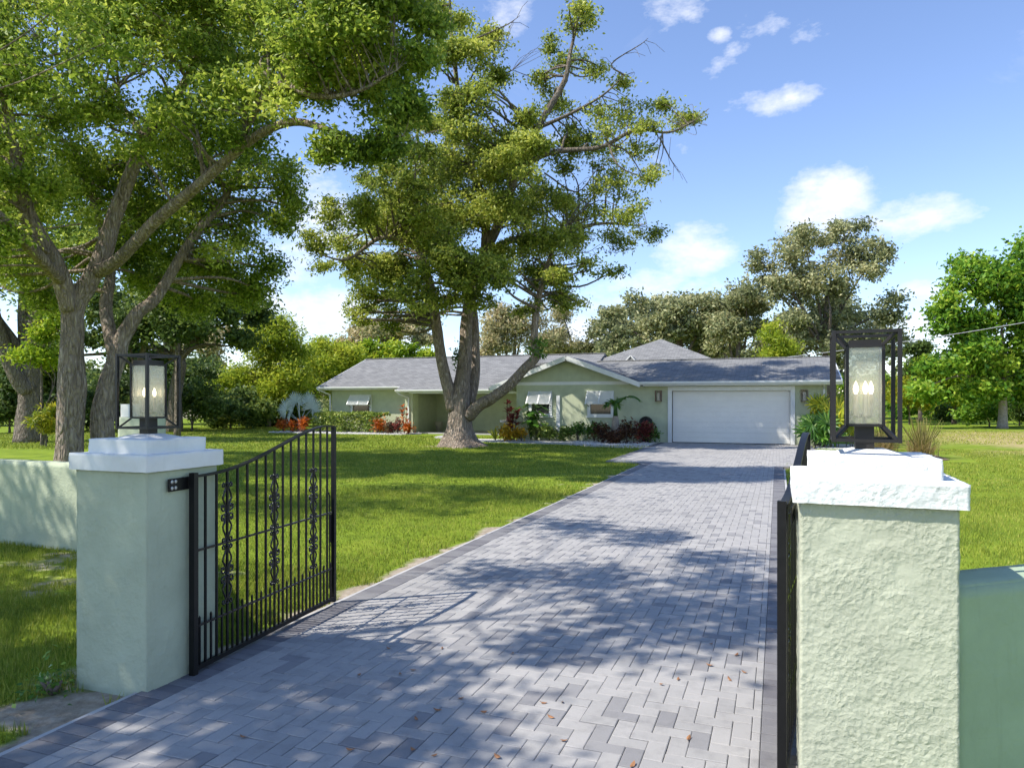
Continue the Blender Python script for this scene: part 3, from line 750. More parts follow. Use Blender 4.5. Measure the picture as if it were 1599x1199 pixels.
gab.add([(-11.15, FY, 2.50), (-5.9, FY, 2.50), (-5.9, FY, zt(-5.9)), (-8.65, FY, zt(-8.65)), (-11.15, FY, zt(-11.15)),
         (-11.15, FY+.2, 2.50), (-5.9, FY+.2, 2.50), (-5.9, FY+.2, zt(-5.9)), (-8.65, FY+.2, zt(-8.65)), (-11.15, FY+.2, zt(-11.15))],
        [(0, 1, 2, 3, 4), (9, 8, 7, 6, 5), (0, 5, 6, 1), (1, 6, 7, 2), (4, 9, 5, 0)])
gab.build('gable_wall', HW, house)
MB().box(1.60, 1.80, FY+.2, 39, -.05, 2.50).build('wall', HW, house)
MB().box(-11.15, -10.95, FY+.2, 38, -.05, 2.55).build('wall', HW, house)
MB().box(-19.0, -10.95, 38.0, 38.2, -.05, 3.3).build('entry_wall', HW, house)
WL = (-23.05, -21.75, .98, 2.12)
wall_holes(-24.4, -19.2, -.05, 2.62, 35.2, 35.4, [WL])
MB().box(-24.4, -24.2, 35.4, 44.4, -.05, 2.62).build('wall', HW, house)
MB().add([(-24.4, 35.4, 2.62), (-24.4, 44.2, 2.62), (-24.4, 39.8, 4.25), (-24.2, 35.4, 2.62), (-24.2, 44.2, 2.62), (-24.2, 39.8, 4.25)],
         [(0, 2, 1), (3, 4, 5), (0, 1, 4, 3), (1, 2, 5, 4), (2, 0, 3, 5)]).build('gable_wall', HW, house)
MB().box(-19.2, -19.0, 35.4, 38.2, -.05, 2.62).build('wall', HW, house)
MB().box(-19.2, -18.72, 34.55, 35.197, -.05, 2.36).build('porch_pier', HW, house)
# roofs
def roof(name, quads, th=.13):
    m = MB()
    for q in quads: m.slab(q, th)
    return m.build(name, SH, house)
XL, XR = -24.95, -9.2
r1 = roof('roof', [[(XL, 34.6, 2.60), (XR, 34.6, 2.60), (XR, 39.8, 4.50), (XL, 39.8, 4.50)], [(XL, 39.8, 4.50), (XR, 39.8, 4.50), (XR, 45.0, 2.60), (XL, 45.0, 2.60)]])
roof('porch_roof', [[(-19.5, 34.05, 2.399), (-11.9, 34.05, 2.399), (-11.9, 34.599, 2.60), (-19.5, 34.599, 2.60)]], .1)
MX, EY, RY, EZ, RZ = 2.28, 29.86, 34.6, 2.58, 3.74
r2 = roof('garage_roof', [[(-5.36, EY, EZ), (MX, EY, EZ), (MX, RY, RZ), (-8.65, RY, RZ), (-8.65, RY-.06, RZ-.01)],
                     [(-12.3, RY, RZ), (MX, RY, RZ), (MX, 39.3, EZ), (-12.3, 39.3, EZ)]])
gz = lambda x: 3.735-.368*abs(x+8.65)
roof('gable_roof', [[(-8.65, EY, gz(-8.65)), (-5.3, EY, gz(-5.3)), (-5.3, EY+.45, gz(-5.3)), (-8.65, RY, gz(-8.65))],
                    [(-12.3, EY, gz(-12.3)), (-8.65, EY, gz(-8.65)), (-8.65, 37.5, gz(-8.65)), (-12.3, 37.5, gz(-12.3))]])
ax, ay, az_, hs_, bz = -6.4, 42.0, 5.42, 5.6, 2.95
hp = MB(); cs = [(ax-hs_, ay-hs_, bz), (ax+hs_, ay-hs_, bz), (ax+hs_, ay+hs_, bz), (ax-hs_, ay+hs_, bz), (ax, ay, az_)]
hp.add(cs, [(0, 1, 4), (1, 2, 4), (2, 3, 4), (3, 0, 4), (3, 2, 1, 0)]).build('hip_roof', SH, house)
MB().box(ax-hs_+.4, ax+hs_-.4, ay-hs_+.4, ay+hs_-.4, 0, bz-.002).build('rear_wall', HW, house)
MB().bar((XL, 39.8, 4.515), (XR, 39.8, 4.515), .24, .04).build('ridge_cap', SH, r1)
MB().bar((-8.4, RY, RZ+.012), (MX, RY, RZ+.012), .24, .04).build('ridge_cap', SH, r2)
# small vent dormer on the ridge
vx, vy, vz = -6.75, 34.9, 3.68
MB().add([(vx-.28, vy-.3, vz), (vx+.28, vy-.3, vz), (vx, vy-.3, vz+.30), (vx-.28, vy+.6, vz), (vx+.28, vy+.6, vz), (vx, vy+.6, vz+.30)], [(0, 1, 2), (5, 4, 3), (1, 4, 5, 2), (0, 2, 5, 3)]).build('roof_vent', SH, house)
m = MB(); m.bar((vx-.30, vy-.32, vz), (vx, vy-.32, vz+.32), .04, .05); m.bar((vx+.30, vy-.32, vz), (vx, vy-.32, vz+.32), .04, .05); m.build('vent_trim', TR, house)
# rake boards, fascia gutters, soffits
for (xa, xb) in ((-12.25, -8.65), (-8.65, -5.40)):
    a = (xa, EY-.022, gz(xa)-.09); b = (xb, EY-.022, gz(xb)-.09)
    MB().bar(a, b, .04, .20).build('rake_board', mats['gutter'], house)
def gutter(x0, x1, y, z):
    m = MB(); pr = [(0, 0), (0, -.13), (-.07, -.13), (-.115, -.06), (-.115, 0), (-.10, 0), (-.10, -.055), (-.06, -.115), (-.012, -.115), (-.012, 0)]
    n = len(pr); v = [(x0, y+a, z+b) for a, b in pr] + [(x1, y+a, z+b) for a, b in pr]
    m.add(v, [(i, (i+1) % n, (i+1) % n+n, i+n) for i in range(n)]+[tuple(range(n-1, -1, -1)), tuple(range(n, 2*n))])
    m.build('gutter', mats['gutter'], house)
gutter(-5.42, MX, EY-.002, EZ-.005); gutter(XL, -19.5, 34.598, 2.595); gutter(-19.5, -11.9, 34.048, 2.395)
MB().box(-5.4, MX-.02, EY+.01, FY-.003, 2.40, 2.44).build('soffit', TR, house)
MB().box(XL+.02, -19.5, 34.62, 35.19, 2.42, 2.45).build('soffit', TR, house)
MB().box(-18.70, -11.9, 34.08, 37.99, 2.20, 2.24).build('soffit', TR, house)
MB().box(-11.17, -6.0, FY-.032, FY-.002, 2.485, 2.63).build('trim_band', TR, house)
MB().bar((XL-.02, 34.6, 2.50), (XL-.02, 39.8, 4.40), .04, .18).build('rake_board', mats['gutter'], house)
MB().bar((MX+.022, EY, EZ-.09), (MX+.022, RY, RZ-.09), .04, .18).build('rake_board', mats['gutter'], house)
# downspouts
def downspout(pts):
    m = MB()
    for a, b in zip(pts, pts[1:]): m.bar(a, b, .075, .06)
    m.build('downspout', mats['gutter'], house)
downspout([(1.70, EY-.05, 2.45), (1.70, FY-.04, 2.25), (1.70, FY-.04, .1)])
downspout([(-19.42, 33.99, 2.27), (-19.3, 34.1, 2.15), (-18.95, 34.5, 1.95), (-18.95, 34.5, .1)])
downspout([(-24.9, 34.5, 2.46), (-24.45, 35.12, 2.15), (-24.45, 35.12, .1)])
MB().box(-9.24, -9.08, FY-.07, FY-.002, .2, 2.02).build('conduit_cover', TR, house)
# windows with propped louvred shutters
def window(x0, x1, z0, z1, y, mat_sh=TR, slats=11):
    f = MB(); w = .085
    f.box(x0-.05, x0+w, y-.035, y+.06, z0, z1); f.box(x1-w, x1+.05, y-.035, y+.06, z0, z1)
    f.box(x0+w, x1-w, y-.035, y+.06, z1-w, z1); f.box(x0+w, x1-w, y-.035, y+.06, (z0+z1)/2-.02, (z0+z1)/2+.03)
    f.box(x0+w, x1-w, y-.035, y+.06, z0, z0+w)
    win = MB().box(x0+w, x1-w, y+.03, y+.045, z0+w, z1-w).build('window_pane', mats['window'], house)
    f.build('window_frame', TR, win)
    MB().box(x0-.09, x1+.09, y-.075, y-.002, z0-.07, z0-.003).build('window_sill', TR, win)
    # shutter hinged at the top, bottom pushed out
    hz = z1+.03; L = .70; ang = math.radians(36); dy, dz = -math.sin(ang), -math.cos(ang)
    def sp(u, x, off=0): return Vector((x, y-.06+dy*u+off*(-dz)*-1, hz+dz*u+off*dy*-1*-1))
    sh = MB()
    for xx in (x0-.03, (x0+x1)/2, x1+.03): sh.bar(sp(0, xx), sp(L, xx), .05, .03)
    for u in (.02, L-.02): sh.bar(sp(u, x0), sp(u, x1), .05, .03)
    s = sh.build('shutter', mat_sh, house)
    for k in range(slats):
        u = .055+(L-.11)*(k+.5)/slats
        for xa, xb in ((x0-.005, (x0+x1)/2-.025), ((x0+x1)/2+.025, x1+.005)):
            MB().bar(sp(u, xa), sp(u, xb), .012, .058, up=(0, -.35, .94)).build('slat', mat_sh, s)
    for xx in (x0+.01, x1-.01): MB().bar(sp(L-.03, xx), (xx, y-.03, z0+.42), .018).build('prop_arm', mats['dark'], s)
window(*W1, FY); window(*W2, FY); window(*WL, 35.2)
# garage door
gx0, gx1, _, gz1 = GD
m = MB(); fw = .17
m.box(gx0-fw, gx0, FY-.045, FY+.12, .0, gz1+fw); m.box(gx1, gx1+fw, FY-.045, FY+.12, .0, gz1+fw); m.box(gx0, gx1, FY-.045, FY+.12, gz1, gz1+fw)
m.build('garage_frame', TR, house)
gd = MB().box(gx0+.003, gx1-.003, FY+.150, FY+.19, 0.045, gz1-.003).build('garage_door', mats['garage'], house)
for k in range(5):
    a = .05+k*.43; b = a+.424
    p = MB(); p.box(gx0+.01, gx1-.01, FY+.122, FY+.149, a, a+.20); p.box(gx0+.01, gx1-.01, FY+.122, FY+.149, a+.222, b-.012); p.box(gx0+.01, gx1-.01, FY+.144, FY+.149, a+.20, a+.222)
    p.build('door_panel', mats['garage'], gd)
MB().box(gx0, gx1, FY+.10, FY+.2, .0, .045).build('door_seal', mats['dark'], gd)
# entry door with side light under the porch
dr = MB().box(-17.9, -16.9, 37.93, 37.998, .03, 2.1).build('front_door', mats['wood'], house)
MB().lathe([(.01, 0), (.03, .02), (.01, .05)], (-17.8, 37.9, 1.0), 8).build('door_handle', mats['bolt'], dr)
MB().box(-18.7, -11.95, 34.6, 37.99, -.02, .05).build('porch_floor', mats['concrete'], house)

# wall sconces
def sconce(x, z, label):
    e = empty('wall_lantern', (x, FY, z-.24), label, 'wall lamp', 'copper lamps on the garage wall')
    C = mats['copper']
    MB().box(x-.07, x+.07, FY-.025, FY-.002, z-.18, z+.18).build('back_plate', C, e)
    m = MB()
    for sx in (-1, 1):
        for yy in (FY-.04, FY-.20): m.bar((x+sx*.12, yy, z-.22), (x+sx*.12, yy, z+.22), .022)
    for zz in (z-.22, z+.22):
        m.box(x-.135, x+.135, FY-.215, FY-.027, zz-.012, zz+.012)
    m.build('frame', C, e)
    MB().box(x-.055, x+.055, FY-.16, FY-.06, z-.2, z+.15).build('glass_body', mats['candle'], e)
sconce(-4.72, 1.98, 'copper box lamp on the house wall left of the garage door')
sconce(.98, 1.98, 'copper box lamp on the house wall right of the garage door')
# black domed pot, conduit post, pedestal table, potted plant stand
e = empty('domed_pot', (-5.2, 30.0, .045), 'black dome-shaped cover against the wall left of the garage', 'cover')
MB().lathe([(.16, 0), (.24, .35), (.30, .62), (.31, .78), (.26, .95), (.15, 1.05), (.02, 1.09)], (-5.2, 30.0, .045), 18).build('shell', mats['dark'], e, True)
MB().lathe([(.20, 0), (.20, .06), (.16, .08)], (-5.2, 30.0, .043), 14).build('foot', mats['dark'], e, True)
e = empty('meter_post', (1.42, 30.2, 0), 'small grey utility post at the wall right of the garage', 'post')
MB().box(1.34, 1.48, 30.12, 30.3, 0, .52).build('post', mats['wire'], e); MB().box(1.31, 1.56, 30.02, 30.119, .0, .12).build('base_box', mats['dark'], e)
e = empty('bird_bath', (-11.75, 29.9, 0), 'dark stone bird bath beside the big trunk', 'bird bath')
bx, by = -11.35, 29.9
MB().lathe([(.22, 0), (.22, .06), (.10, .12), (.08, .5), (.12, .74)], (bx, by, .02), 14).build('pedestal', mats['bark_far'], e, True)
MB().lathe([(.12, .74), (.36, .80), (.40, .88), (.37, .88), (.30, .83), (.02, .82)], (bx, by, .02), 18).build('basin', mats['concrete'], e, True)
e = empty('plant_pot', (-18.35, 37.0, .05), 'pale tapered plant pot in the shaded entry', 'pot')
MB().lathe([(.14, 0), (.24, .5), (.25, .55), (.21, .55), (.20, .5)], (-18.35, 37.0, .05), 14).build('pot_body', mats['terra'], e, True)
# overhead service cable
a, b = P(1188, 562, 37.0), P(1760, 474, 31.0)
m = MB(); pts = []
for i in range(25):
    t = i/24; p = a.lerp(b, t); p.z -= .55*4*t*(1-t)*.35; pts.append(p)
tag(m.tube(pts, .013, 6).build('service_cable', mats['wire']), 'grey overhead service cable running from the roof to the right', 'cable')
# neighbour's house glimpsed through the trees at far left
nb = empty('neighbour_house', P(250, 640, 75)[:2] + (0,) if False else (P(290, 640, 75).x, P(290, 640, 75).y, 0), 'pale neighbouring house half hidden behind the trees at left', 'house')
c = Vector(nb.location)
MB().box(c.x-9, c.x+9, c.y, c.y+7, -.05, 2.8).build('wall', mats['terra'], nb)
MB().add([(c.x-9.6, c.y-.6, 2.75), (c.x+9.6, c.y-.6, 2.75), (c.x+9.6, c.y+7.6, 2.75), (c.x-9.6, c.y+7.6, 2.75), (c.x-9.6, c.y+3.5, 4.9), (c.x+9.6, c.y+3.5, 4.9)],
         [(0, 1, 5, 4), (2, 3, 4, 5), (1, 2, 5), (3, 0, 4), (3, 2, 1, 0)]).build('roof', plain('tan_roof', (.36, .24, .19), .9, .1, .2, 3), nb)
for k in (-5, -1.5, 4):
    w_ = MB().box(c.x+k-.7, c.x+k+.7, c.y-.04, c.y-.002, .9, 2.1).build('window', mats['window'], nb); MB().box(c.x+k-.8, c.x+k+.8, c.y-.06, c.y-.003, .8, .897).build('window_sill', TR, w_)

# ------------------------------------------------------------------ foliage
def leaf_quads(c, n, size, aspect, r, up=.45, droop=0.0):
    """kite-shaped leaves at points c (N,3); returns vertices (N*4,3)"""
    N = len(c)
    nm = r.normal(size=(N, 3)); nm /= np.linalg.norm(nm, axis=1)[:, None]; nm[:, 2] = np.abs(nm[:, 2]); nm = nm*(1-up) + np.array([0, 0, 1])*up
    nm /= np.linalg.norm(nm, axis=1)[:, None]
    t = r.normal(size=(N, 3)); t[:, 2] -= droop; t -= nm*(t*nm).sum(1)[:, None]; t /= np.linalg.norm(t, axis=1)[:, None]+1e-9
    b = np.cross(nm, t); s = size*r.uniform(.65, 1.25, N)[:, None]; w = s*aspect
    fold = nm*(s*.10)
    v = np.stack([c-t*s*.5, c+b*w*.5-t*s*.08+fold, c+t*s*.5, c-b*w*.5-t*s*.08+fold], 1)
    return v.reshape(-1, 3)
def clump_points(center, rad, n, r, tip=.16, per=14, shell=2.4, flat=.65):
    """leaf positions gathered in small sprays through an ellipsoid, denser towards its skin"""
    k = max(1, n//per)
    d = r.normal(size=(k, 3)); d /= np.linalg.norm(d, axis=1)[:, None]
    q = r.random(k)**(1/shell)
    tips = np.array(center)+d*q[:, None]*np.array(rad)*(1+r.normal(0, .16, (k, 1)))
    sz = r.uniform(.6, 1.5, (k, 1))
    p = np.repeat(tips, per, 0) + r.normal(size=(k*per, 3))*np.repeat(sz, per, 0)*tip*np.array([1, 1, flat])
    tn = np.repeat(r.normal(0, .16, k), per)
    return p, tips, tn
class Tree:
    def __init__(s, name, loc, label, cat='tree', group=None, seed=1):
        s.root = empty(name, loc, label, cat, group); s.r = np.random.default_rng(seed); s.nodes = []; s.pts = []; s.tone = []; s.tw = MB(); s.seed = seed
    def limb(s, pts, rad, mat, name='limb', n=10, wob=.09, lobes=None, k=5):
        p, r = smooth_line(pts, rad, k)
        lb = None
        if lobes: lb = [lobes*max(0, 1-i/(len(p)*.22))**2 for i in range(len(p))]
        o = MB().tube(p, r, n, lb, wob, s.seed*1.7+len(s.nodes)*.01).build(name, mat, s.root, True)
        s.nodes += [(Vector(a), b) for a, b in zip(p, r)]
        return o
    def clump(s, c, rad, n, twig=True, tip=.16, per=14, shell=2.4, flat=.65, ntw=7):
        p, tips, tn = clump_points(c, rad, n, s.r, tip, per, shell, flat)
        s.pts.append(p); s.tone.append(tn+s.r.normal(0, .13))
        if twig and s.nodes:
            c = Vector(c)
            q, qr = min(s.nodes, key=lambda t: (t[0]-c).length + max(0, t[0].z-c.z)*.7)
            L = (c-q).length; r0 = min(qr*.55, .02+.016*L)
            mid = q.lerp(c, .5) + Vector(s.r.normal(size=3))*L*.10 + Vector((0, 0, .06*L))
            pts, rr = smooth_line([q, mid, c], [r0, r0*.66, r0*.38], 4)
            s.tw.tube(pts, rr, 5, cap=False)
            for tp in tips[:ntw]:
                tp = Vector(tp); m = c.lerp(tp, .5)+Vector(s.r.normal(size=3))*.12
                s.tw.tube([c, m, tp], [r0*.34, r0*.22, .006], 4, cap=False)
    def bare(s, pts, r0, mat):
        p, rr = smooth_line(pts, list(np.linspace(r0, r0*.2, len(pts))), 4); s.tw.tube(p, rr, 5, cap=False)
        for k in range(5):
            a = p[int(len(p)*(.35+.12*k)) % len(p)]; d = Vector(s.r.normal(size=3)).normalized()*s.r.uniform(.4, .9)
            s.tw.tube([a, a+d*.5+Vector((0, 0, .1)), a+d], [r0*.3, r0*.2, .006], 4, cap=False)
    def finish(s, leafmat, barkmat, size, aspect=.5, up=.12, droop=.2):
        if s.tw.v:
            tag(s.tw.build('branches', barkmat, s.root, True), kind='stuff')
        p = np.concatenate(s.pts); tn = np.concatenate(s.tone)
        v = leaf_quads(p, 4, size, aspect, s.r, up, droop)
        tone = np.clip(.5+tn+s.r.normal(.02, .25, len(p)), 0, 1)
        o = link('crown', np_mesh('crown', v, 4, tone), leafmat, s.root); tag(o, kind='stuff')
        return o
def rp(r, px): return px/FPX          # pixels to metres per metre of distance

# ---- the big camphor in the middle of the lawn
D = 27.6; base = G(718, 697)
T = Tree('camphor_tree', (base.x, base.y, 0), 'large camphor tree with forked trunk on the lawn before the house', 'tree', None, 11)
def C(px, py, dz=0.0): return P(px, py, D+dz)
b0 = C(718, 700, 0); b0.z = -.1
T.limb([b0, C(717, 688), C(717, 668), C(718, 640), C(720, 612), C(723, 585), C(727, 545), C(728, 505), C(734, 470), C(750, 440, -.3), C(757, 400, -.5), C(757, 330, -.3), C(735, 255, 0), C(718, 165, .3), C(706, 60, .2), C(700, -40, 0)],
       [.92, .66, .49, .42, .36, .29, .25, .225, .21, .19, .18, .16, .13, .10, .07, .03], mats['bark'], 'trunk', 22, .13, .34, 6)
T.limb([C(708, 640, -.1), C(700, 605, -.15), C(690, 565, -.3), C(683, 520, -.5), C(676, 470, -.8), C(668, 430, -1.0), C(648, 375, -1.3), C(625, 310, -1.5), C(612, 240, -1.2), C(600, 190, -.8)], [.27, .24, .22, .20, .18, .15, .12, .09, .06, .03], mats['bark'], n=14, wob=.12)
T.limb([C(732, 630, .4), C(741, 590, .5), C(742, 540, .6), C(738, 480, .9), C(715, 420, 1.4), C(690, 350, 1.8), C(655, 240, 2.2), C(652, 150, 2.0)], [.24, .21, .18, .15, .12, .10, .07, .03], mats['bark'], n=12, wob=.12)
T.limb([C(732, 650, -.2), C(748, 633, -.5), C(768, 622, -.8), C(795, 602, -1.1), C(818, 577, -1.3), C(837, 556, -1.4), C(834, 530, -1.4), C(837, 490, -1.4), C(845, 448, -1.3), C(862, 395, -1.2), C(885, 350, -1.0)], [.24, .22, .21, .195, .18, .165, .145, .125, .105, .08, .04], mats['bark'], n=12, wob=.11)
T.limb([C(757, 395, -.5), C(785, 335, -.9), C(806, 272, -1.2), C(838, 203, -1.4), C(880, 130, -1.4), C(890, 85, -1.3), C(905, 20, -1.2)], [.20, .18, .155, .13, .10, .07, .03], mats['bark_grey'], n=9)
T.limb([C(812, 262, -1.2), C(862, 238, -1.8), C(938, 230, -2.2), C(992, 203, -2.4), C(1044, 207, -2.5), C(1082, 190, -2.5)], [.12, .10, .08, .06, .045, .02], mats['bark_grey'], n=8)
T.limb([C(840, 200, -1.4), C(890, 178, -1.6), C(940, 150, -1.8), C(975, 118, -1.9)], [.08, .06, .04, .015], mats['bark_grey'], n=7)
T.limb([C(735, 452, .2), C(700, 415, -1.8), C(640, 380, -2.6), C(593, 372, -2.8), C(543, 405, -3.0), C(500, 398, -3.0)], [.15, .13, .10, .08, .05, .02], mats['bark'], n=8)
T.limb([C(755, 400, .2), C(800, 375, 1.0), C(860, 370, 1.6), C(930, 350, 2.0), C(990, 352, 2.2)], [.16, .13, .10, .07, .025], mats['bark_grey'], n=8)
T.limb([C(720, 165, .3), C(760, 130, .8), C(800, 110, 1.0)], [.08, .05, .02], mats['bark_grey'], n=7)
mid_clumps = [(700,25,58,36),(722,92,50,42),(792,112,42,26),(755,150,46,36),(700,150,40,34),(730,195,54,36),(905,38,32,42),(892,102,48,30),(935,112,26,22),(858,66,16,20),(905,8,20,18),
 (985,172,36,26),(1062,190,34,24),(1005,196,30,18),(1000,240,38,20),(940,236,40,26),(955,270,44,26),(1010,275,30,16),(880,250,34,26),
 (960,300,46,30),(905,318,62,40),(1010,365,28,20),(960,375,44,32),(935,420,46,26),(870,375,58,42),(850,440,42,34),(880,462,32,24),(975,330,40,26),
 (785,232,56,40),(700,262,64,48),(640,295,56,48),(740,322,74,50),(805,325,60,44),(660,375,66,50),(605,425,58,46),(705,420,66,44),(770,425,50,42),(580,468,44,32),(640,462,44,30),(560,500,24,20),(610,505,34,18),
 (520,335,36,30),(482,385,32,28),(535,378,40,28),(562,325,36,36),(505,412,28,14),(545,232,38,22),(590,262,36,32),(620,200,40,34),(745,470,38,24),(820,478,28,20),(690,470,36,18),(800,260,50,34),(830,400,52,36),(760,270,50,40),(560,420,40,34),(620,350,52,44),(680,330,56,46),(650,230,44,36),(850,290,44,32),(870,160,34,24),(845,130,26,20),(930,175,34,22),(960,205,34,20),(905,205,38,24),(820,175,36,28),(975,125,22,16),(1030,170,26,18),(690,70,40,34),(755,60,36,30),(830,225,40,28),(1085,185,18,14)]
rr = np.random.default_rng(5)
for (px, py, rx, ry) in mid_clumps:
    inner = 560 < px < 900 and 220 < py < 470
    for rep in range(2 if inner else 1):
        dz = rr.uniform(-4.2, 4.2) if inner else rr.uniform(-2.8, 2.0)
        dd = D+dz; jx, jy = (rr.normal(0, 14, 2) if rep else (0, 0)); k = dd/FPX
        n = int(np.clip(rx*ry*1.32*(.62 if px > 885 else 1), 600, 3700)); m = int(np.clip(rx*ry/320, 4, 9))
        for q in range(m):
            v = rr.normal(size=3); v /= np.linalg.norm(v); v *= rr.random()**.4
            c = P(px+jx+v[0]*rx*.72, py+jy-v[2]*ry*.72, dd+v[1]*rx*k*.9); R = rr.uniform(.30, .52)
            T.clump(c, (rx*k*R*1.15, rx*k*R*1.15, ry*k*R*.85), int(n/m*rr.uniform(.6, 1.3)), True, .15, 11, 2.0, .6, 5)
for a in ([(975,118),(955,100),(1000,70),(1012,60)], [(1030,215),(1045,245),(1060,270)], [(745,60),(790,40),(812,25)], [(735,78),(770,65),(800,63)], [(800,345),(830,365),(905,395),(940,380)], [(990,352),(1010,350)], [(850,270),(900,300),(930,268),(945,262)]):
    T.bare([C(x, y, -1.8) for x, y in a], .035, None)
T.finish(mats['leaf_mid'], mats['bark_grey'], .138, .5)
# epiphytes on the fork of the right limb and along the trunk
for nm, (px, py), rad, n, lab in (('branch_fern', (843, 545), (.35, .35, .55), 260, 'small leafy sprout growing on the bent right limb of the big tree'), ('branch_fern', (714, 560), (.22, .2, .75), 220, 'leafy sprouts hanging between the forked trunks of the big tree')):
    c = C(px, py, -1.5 if px > 800 else .0); E = Tree(nm, c[:], lab, 'epiphyte', None, n)
    p, _, tn = clump_points(c, rad, n, E.r, .10, 10, 2, .8); E.pts.append(p); E.tone.append(tn); E.finish(mats['leaf_green'], mats['bark'], .17, .35)

# ---- the near camphor on the left
D = 17.4; base = P(128, 740, D)
T = Tree('camphor_tree', (base.x, base.y, 0), 'near camphor tree with two leaning trunks behind the left wall', 'tree', None, 12)
b0 = C(108, 745); b0.z = -.1; b1 = C(162, 742, .5); b1.z = -.1
T.limb([b0, C(108, 720), C(109, 680), C(110, 640), C(113, 600), C(112, 555), C(114, 515), C(116, 478), C(140, 440, .1), C(160, 400, .2), C(178, 340, .3), C(208, 262, .3), C(226, 222, .2), C(262, 170, 0), C(298, 112, -.3), C(330, 30, -.6), C(345, -60, -1)],
       [.40, .32, .30, .29, .305, .27, .25, .245, .21, .215, .185, .155, .14, .115, .09, .06, .03], mats['bark'], 'trunk', 18, .13, .10, 6)
T.limb([C(110, 485, -.1), C(98, 440, -.3), C(84, 405, -.5), C(58, 362, -.8), C(40, 318, -1.0), C(25, 240, -1.3), C(10, 165, -1.6), C(-8, 90, -2), C(-20, 0, -2.3)], [.235, .205, .185, .17, .15, .13, .10, .07, .03], mats['bark'], n=12, wob=.12)
T.limb([C(150, 425, .1), C(182, 408, -.2), C(245, 344, -.8), C(308, 291, -1.4), C(352, 252, -1.8), C(403, 211, -2.2), C(456, 191, -2.6), C(507, 201, -3.0), C(556, 221, -3.3), C(630, 212, -3.6)], [.18, .155, .135, .12, .11, .095, .08, .065, .045, .015], mats['bark'], n=12, wob=.10)
T.limb([C(368, 235, -1.9), C(400, 170, -2.2), C(438, 133, -2.5), C(490, 150, -2.9), C(552, 146, -3.3), C(620, 110, -3.8)], [.10, .085, .07, .06, .045, .015], mats['bark'], n=8)
T.limb([b1, C(162, 700, .5), C(160, 650, .5), C(170, 600, .6), C(182, 560, .7), C(190, 530, .8), C(214, 490, .9), C(243, 466, 1.1), C(280, 405, 1.5), C(315, 352, 1.8), C(346, 318, 2.2), C(385, 240, 2.8)],
       [.34, .28, .265, .24, .22, .195, .165, .14, .13, .11, .09, .04], mats['bark'], 'trunk', 16, .13, .10, 6)
T.limb([C(182, 560, .7), C(172, 520, .8), C(165, 475, 1.0), C(172, 420, 1.4), C(150, 330, 2.2), C(120, 230, 3.0)], [.19, .165, .15, .12, .08, .03], mats['bark'], n=10)
T.limb([C(226, 222, .2), C(210, 190, .6), C(180, 160, 1.2), C(130, 120, 2.0), C(60, 60, 2.6)], [.11, .09, .07, .05, .02], mats['bark'], n=7)
rr = np.random.default_rng(21)
poly_pts = []
def in_poly(x, y, poly):
    ins = False; j = len(poly)-1
    for i in range(len(poly)):
        if ((poly[i][1] > y) != (poly[j][1] > y)) and x < (poly[j][0]-poly[i][0])*(y-poly[i][1])/(poly[j][1]-poly[i][1])+poly[i][0]: ins = not ins
        j = i
    return ins
crown_poly = [(-120, -110), (660, -110), (655, 30), (625, 80), (632, 130), (600, 165), (545, 150), (470, 165), (420, 185), (400, 235), (435, 280), (425, 320), (400, 380), (360, 420), (330, 440), (250, 400), (215, 380), (200, 330), (160, 350), (90, 330), (70, 300), (20, 420), (-120, 430)]
holes = [(130, 120, 46, 36), (215, 165, 26, 22), (168, 215, 24, 30), (240, 110, 20, 18), (300, 130, 16, 14), (45, 45, 30, 22), (90, 80, 30, 20)]
cl = []
tries = 0
while len(cl) < 330 and tries < 30000:
    tries += 1
    x, y = rr.uniform(-110, 650), rr.uniform(-100, 440)
    if not in_poly(x, y, crown_poly): continue
    if any(((x-a)/(c+12))**2+((y-b)/(d+12))**2 < 1 for a, b, c, d in holes): continue
    if any(abs(x-a)+abs(y-b) < 24 for a, b in cl): continue
    cl.append((x, y))
for (x, y) in cl:
    back = rr.random() < .55
    dz = rr.uniform(1.2, 5.0) if (back and x < 430) else rr.uniform(-4.2, -1.6) if x > 430 else rr.uniform(-3.0, .5)
    if y > 240 and x > 90: dz = rr.uniform(1.4, 4.4)
    dd = D+dz; k = dd/FPX; R = rr.uniform(22, 40)
    T.clump(P(x, y, dd), (R*k*1.1, R*k*1.1, R*k*.8), int(R*R*.62), True, .15, 12, 2.0, .6, 5)
for (x, y, R, dz) in [(450, 300, 24, 2.5), (462, 325, 18, 2.4), (440, 350, 20, 2.2), (420, 420, 26, 3), (400, 450, 22, 3), (448, 265, 18, 2.3), (380, 460, 30, 3.4), (300, 470, 34, 3.4), (340, 430, 34, 3.5), (230, 440, 30, 2.8), (200, 395, 30, 2.6), (520, 225, 18, -3.2), (560, 240, 22, -3.3), (600, 226, 26, -3.5), (640, 170, 26, -3.6), (655, 90, 24, -3.6), (668, 40, 22, -3.5), (505, 245, 12, -3.2), (35, 420, 40, 2.6), (70, 470, 30, 3)]:
    dd = D+dz; k = dd/FPX
    T.clump(P(x, y, dd), (R*k*1.1, R*k*1.3, R*k*.85), int(R*R*1.5)+260, True, .14, 12, 2.0, .7)
tg = SUN_DIR.x/SUN_DIR.z, SUN_DIR.y/SUN_DIR.z
def over(sx, sy, h): return (sx+tg[0]*h, sy+tg[1]*h, h)
T.limb([C(98, 440, -.3), C(40, 380, -2.0), C(-60, 280, -4.2), C(-160, 150, -6.0)], [.16, .13, .10, .04], mats['bark'], n=9)
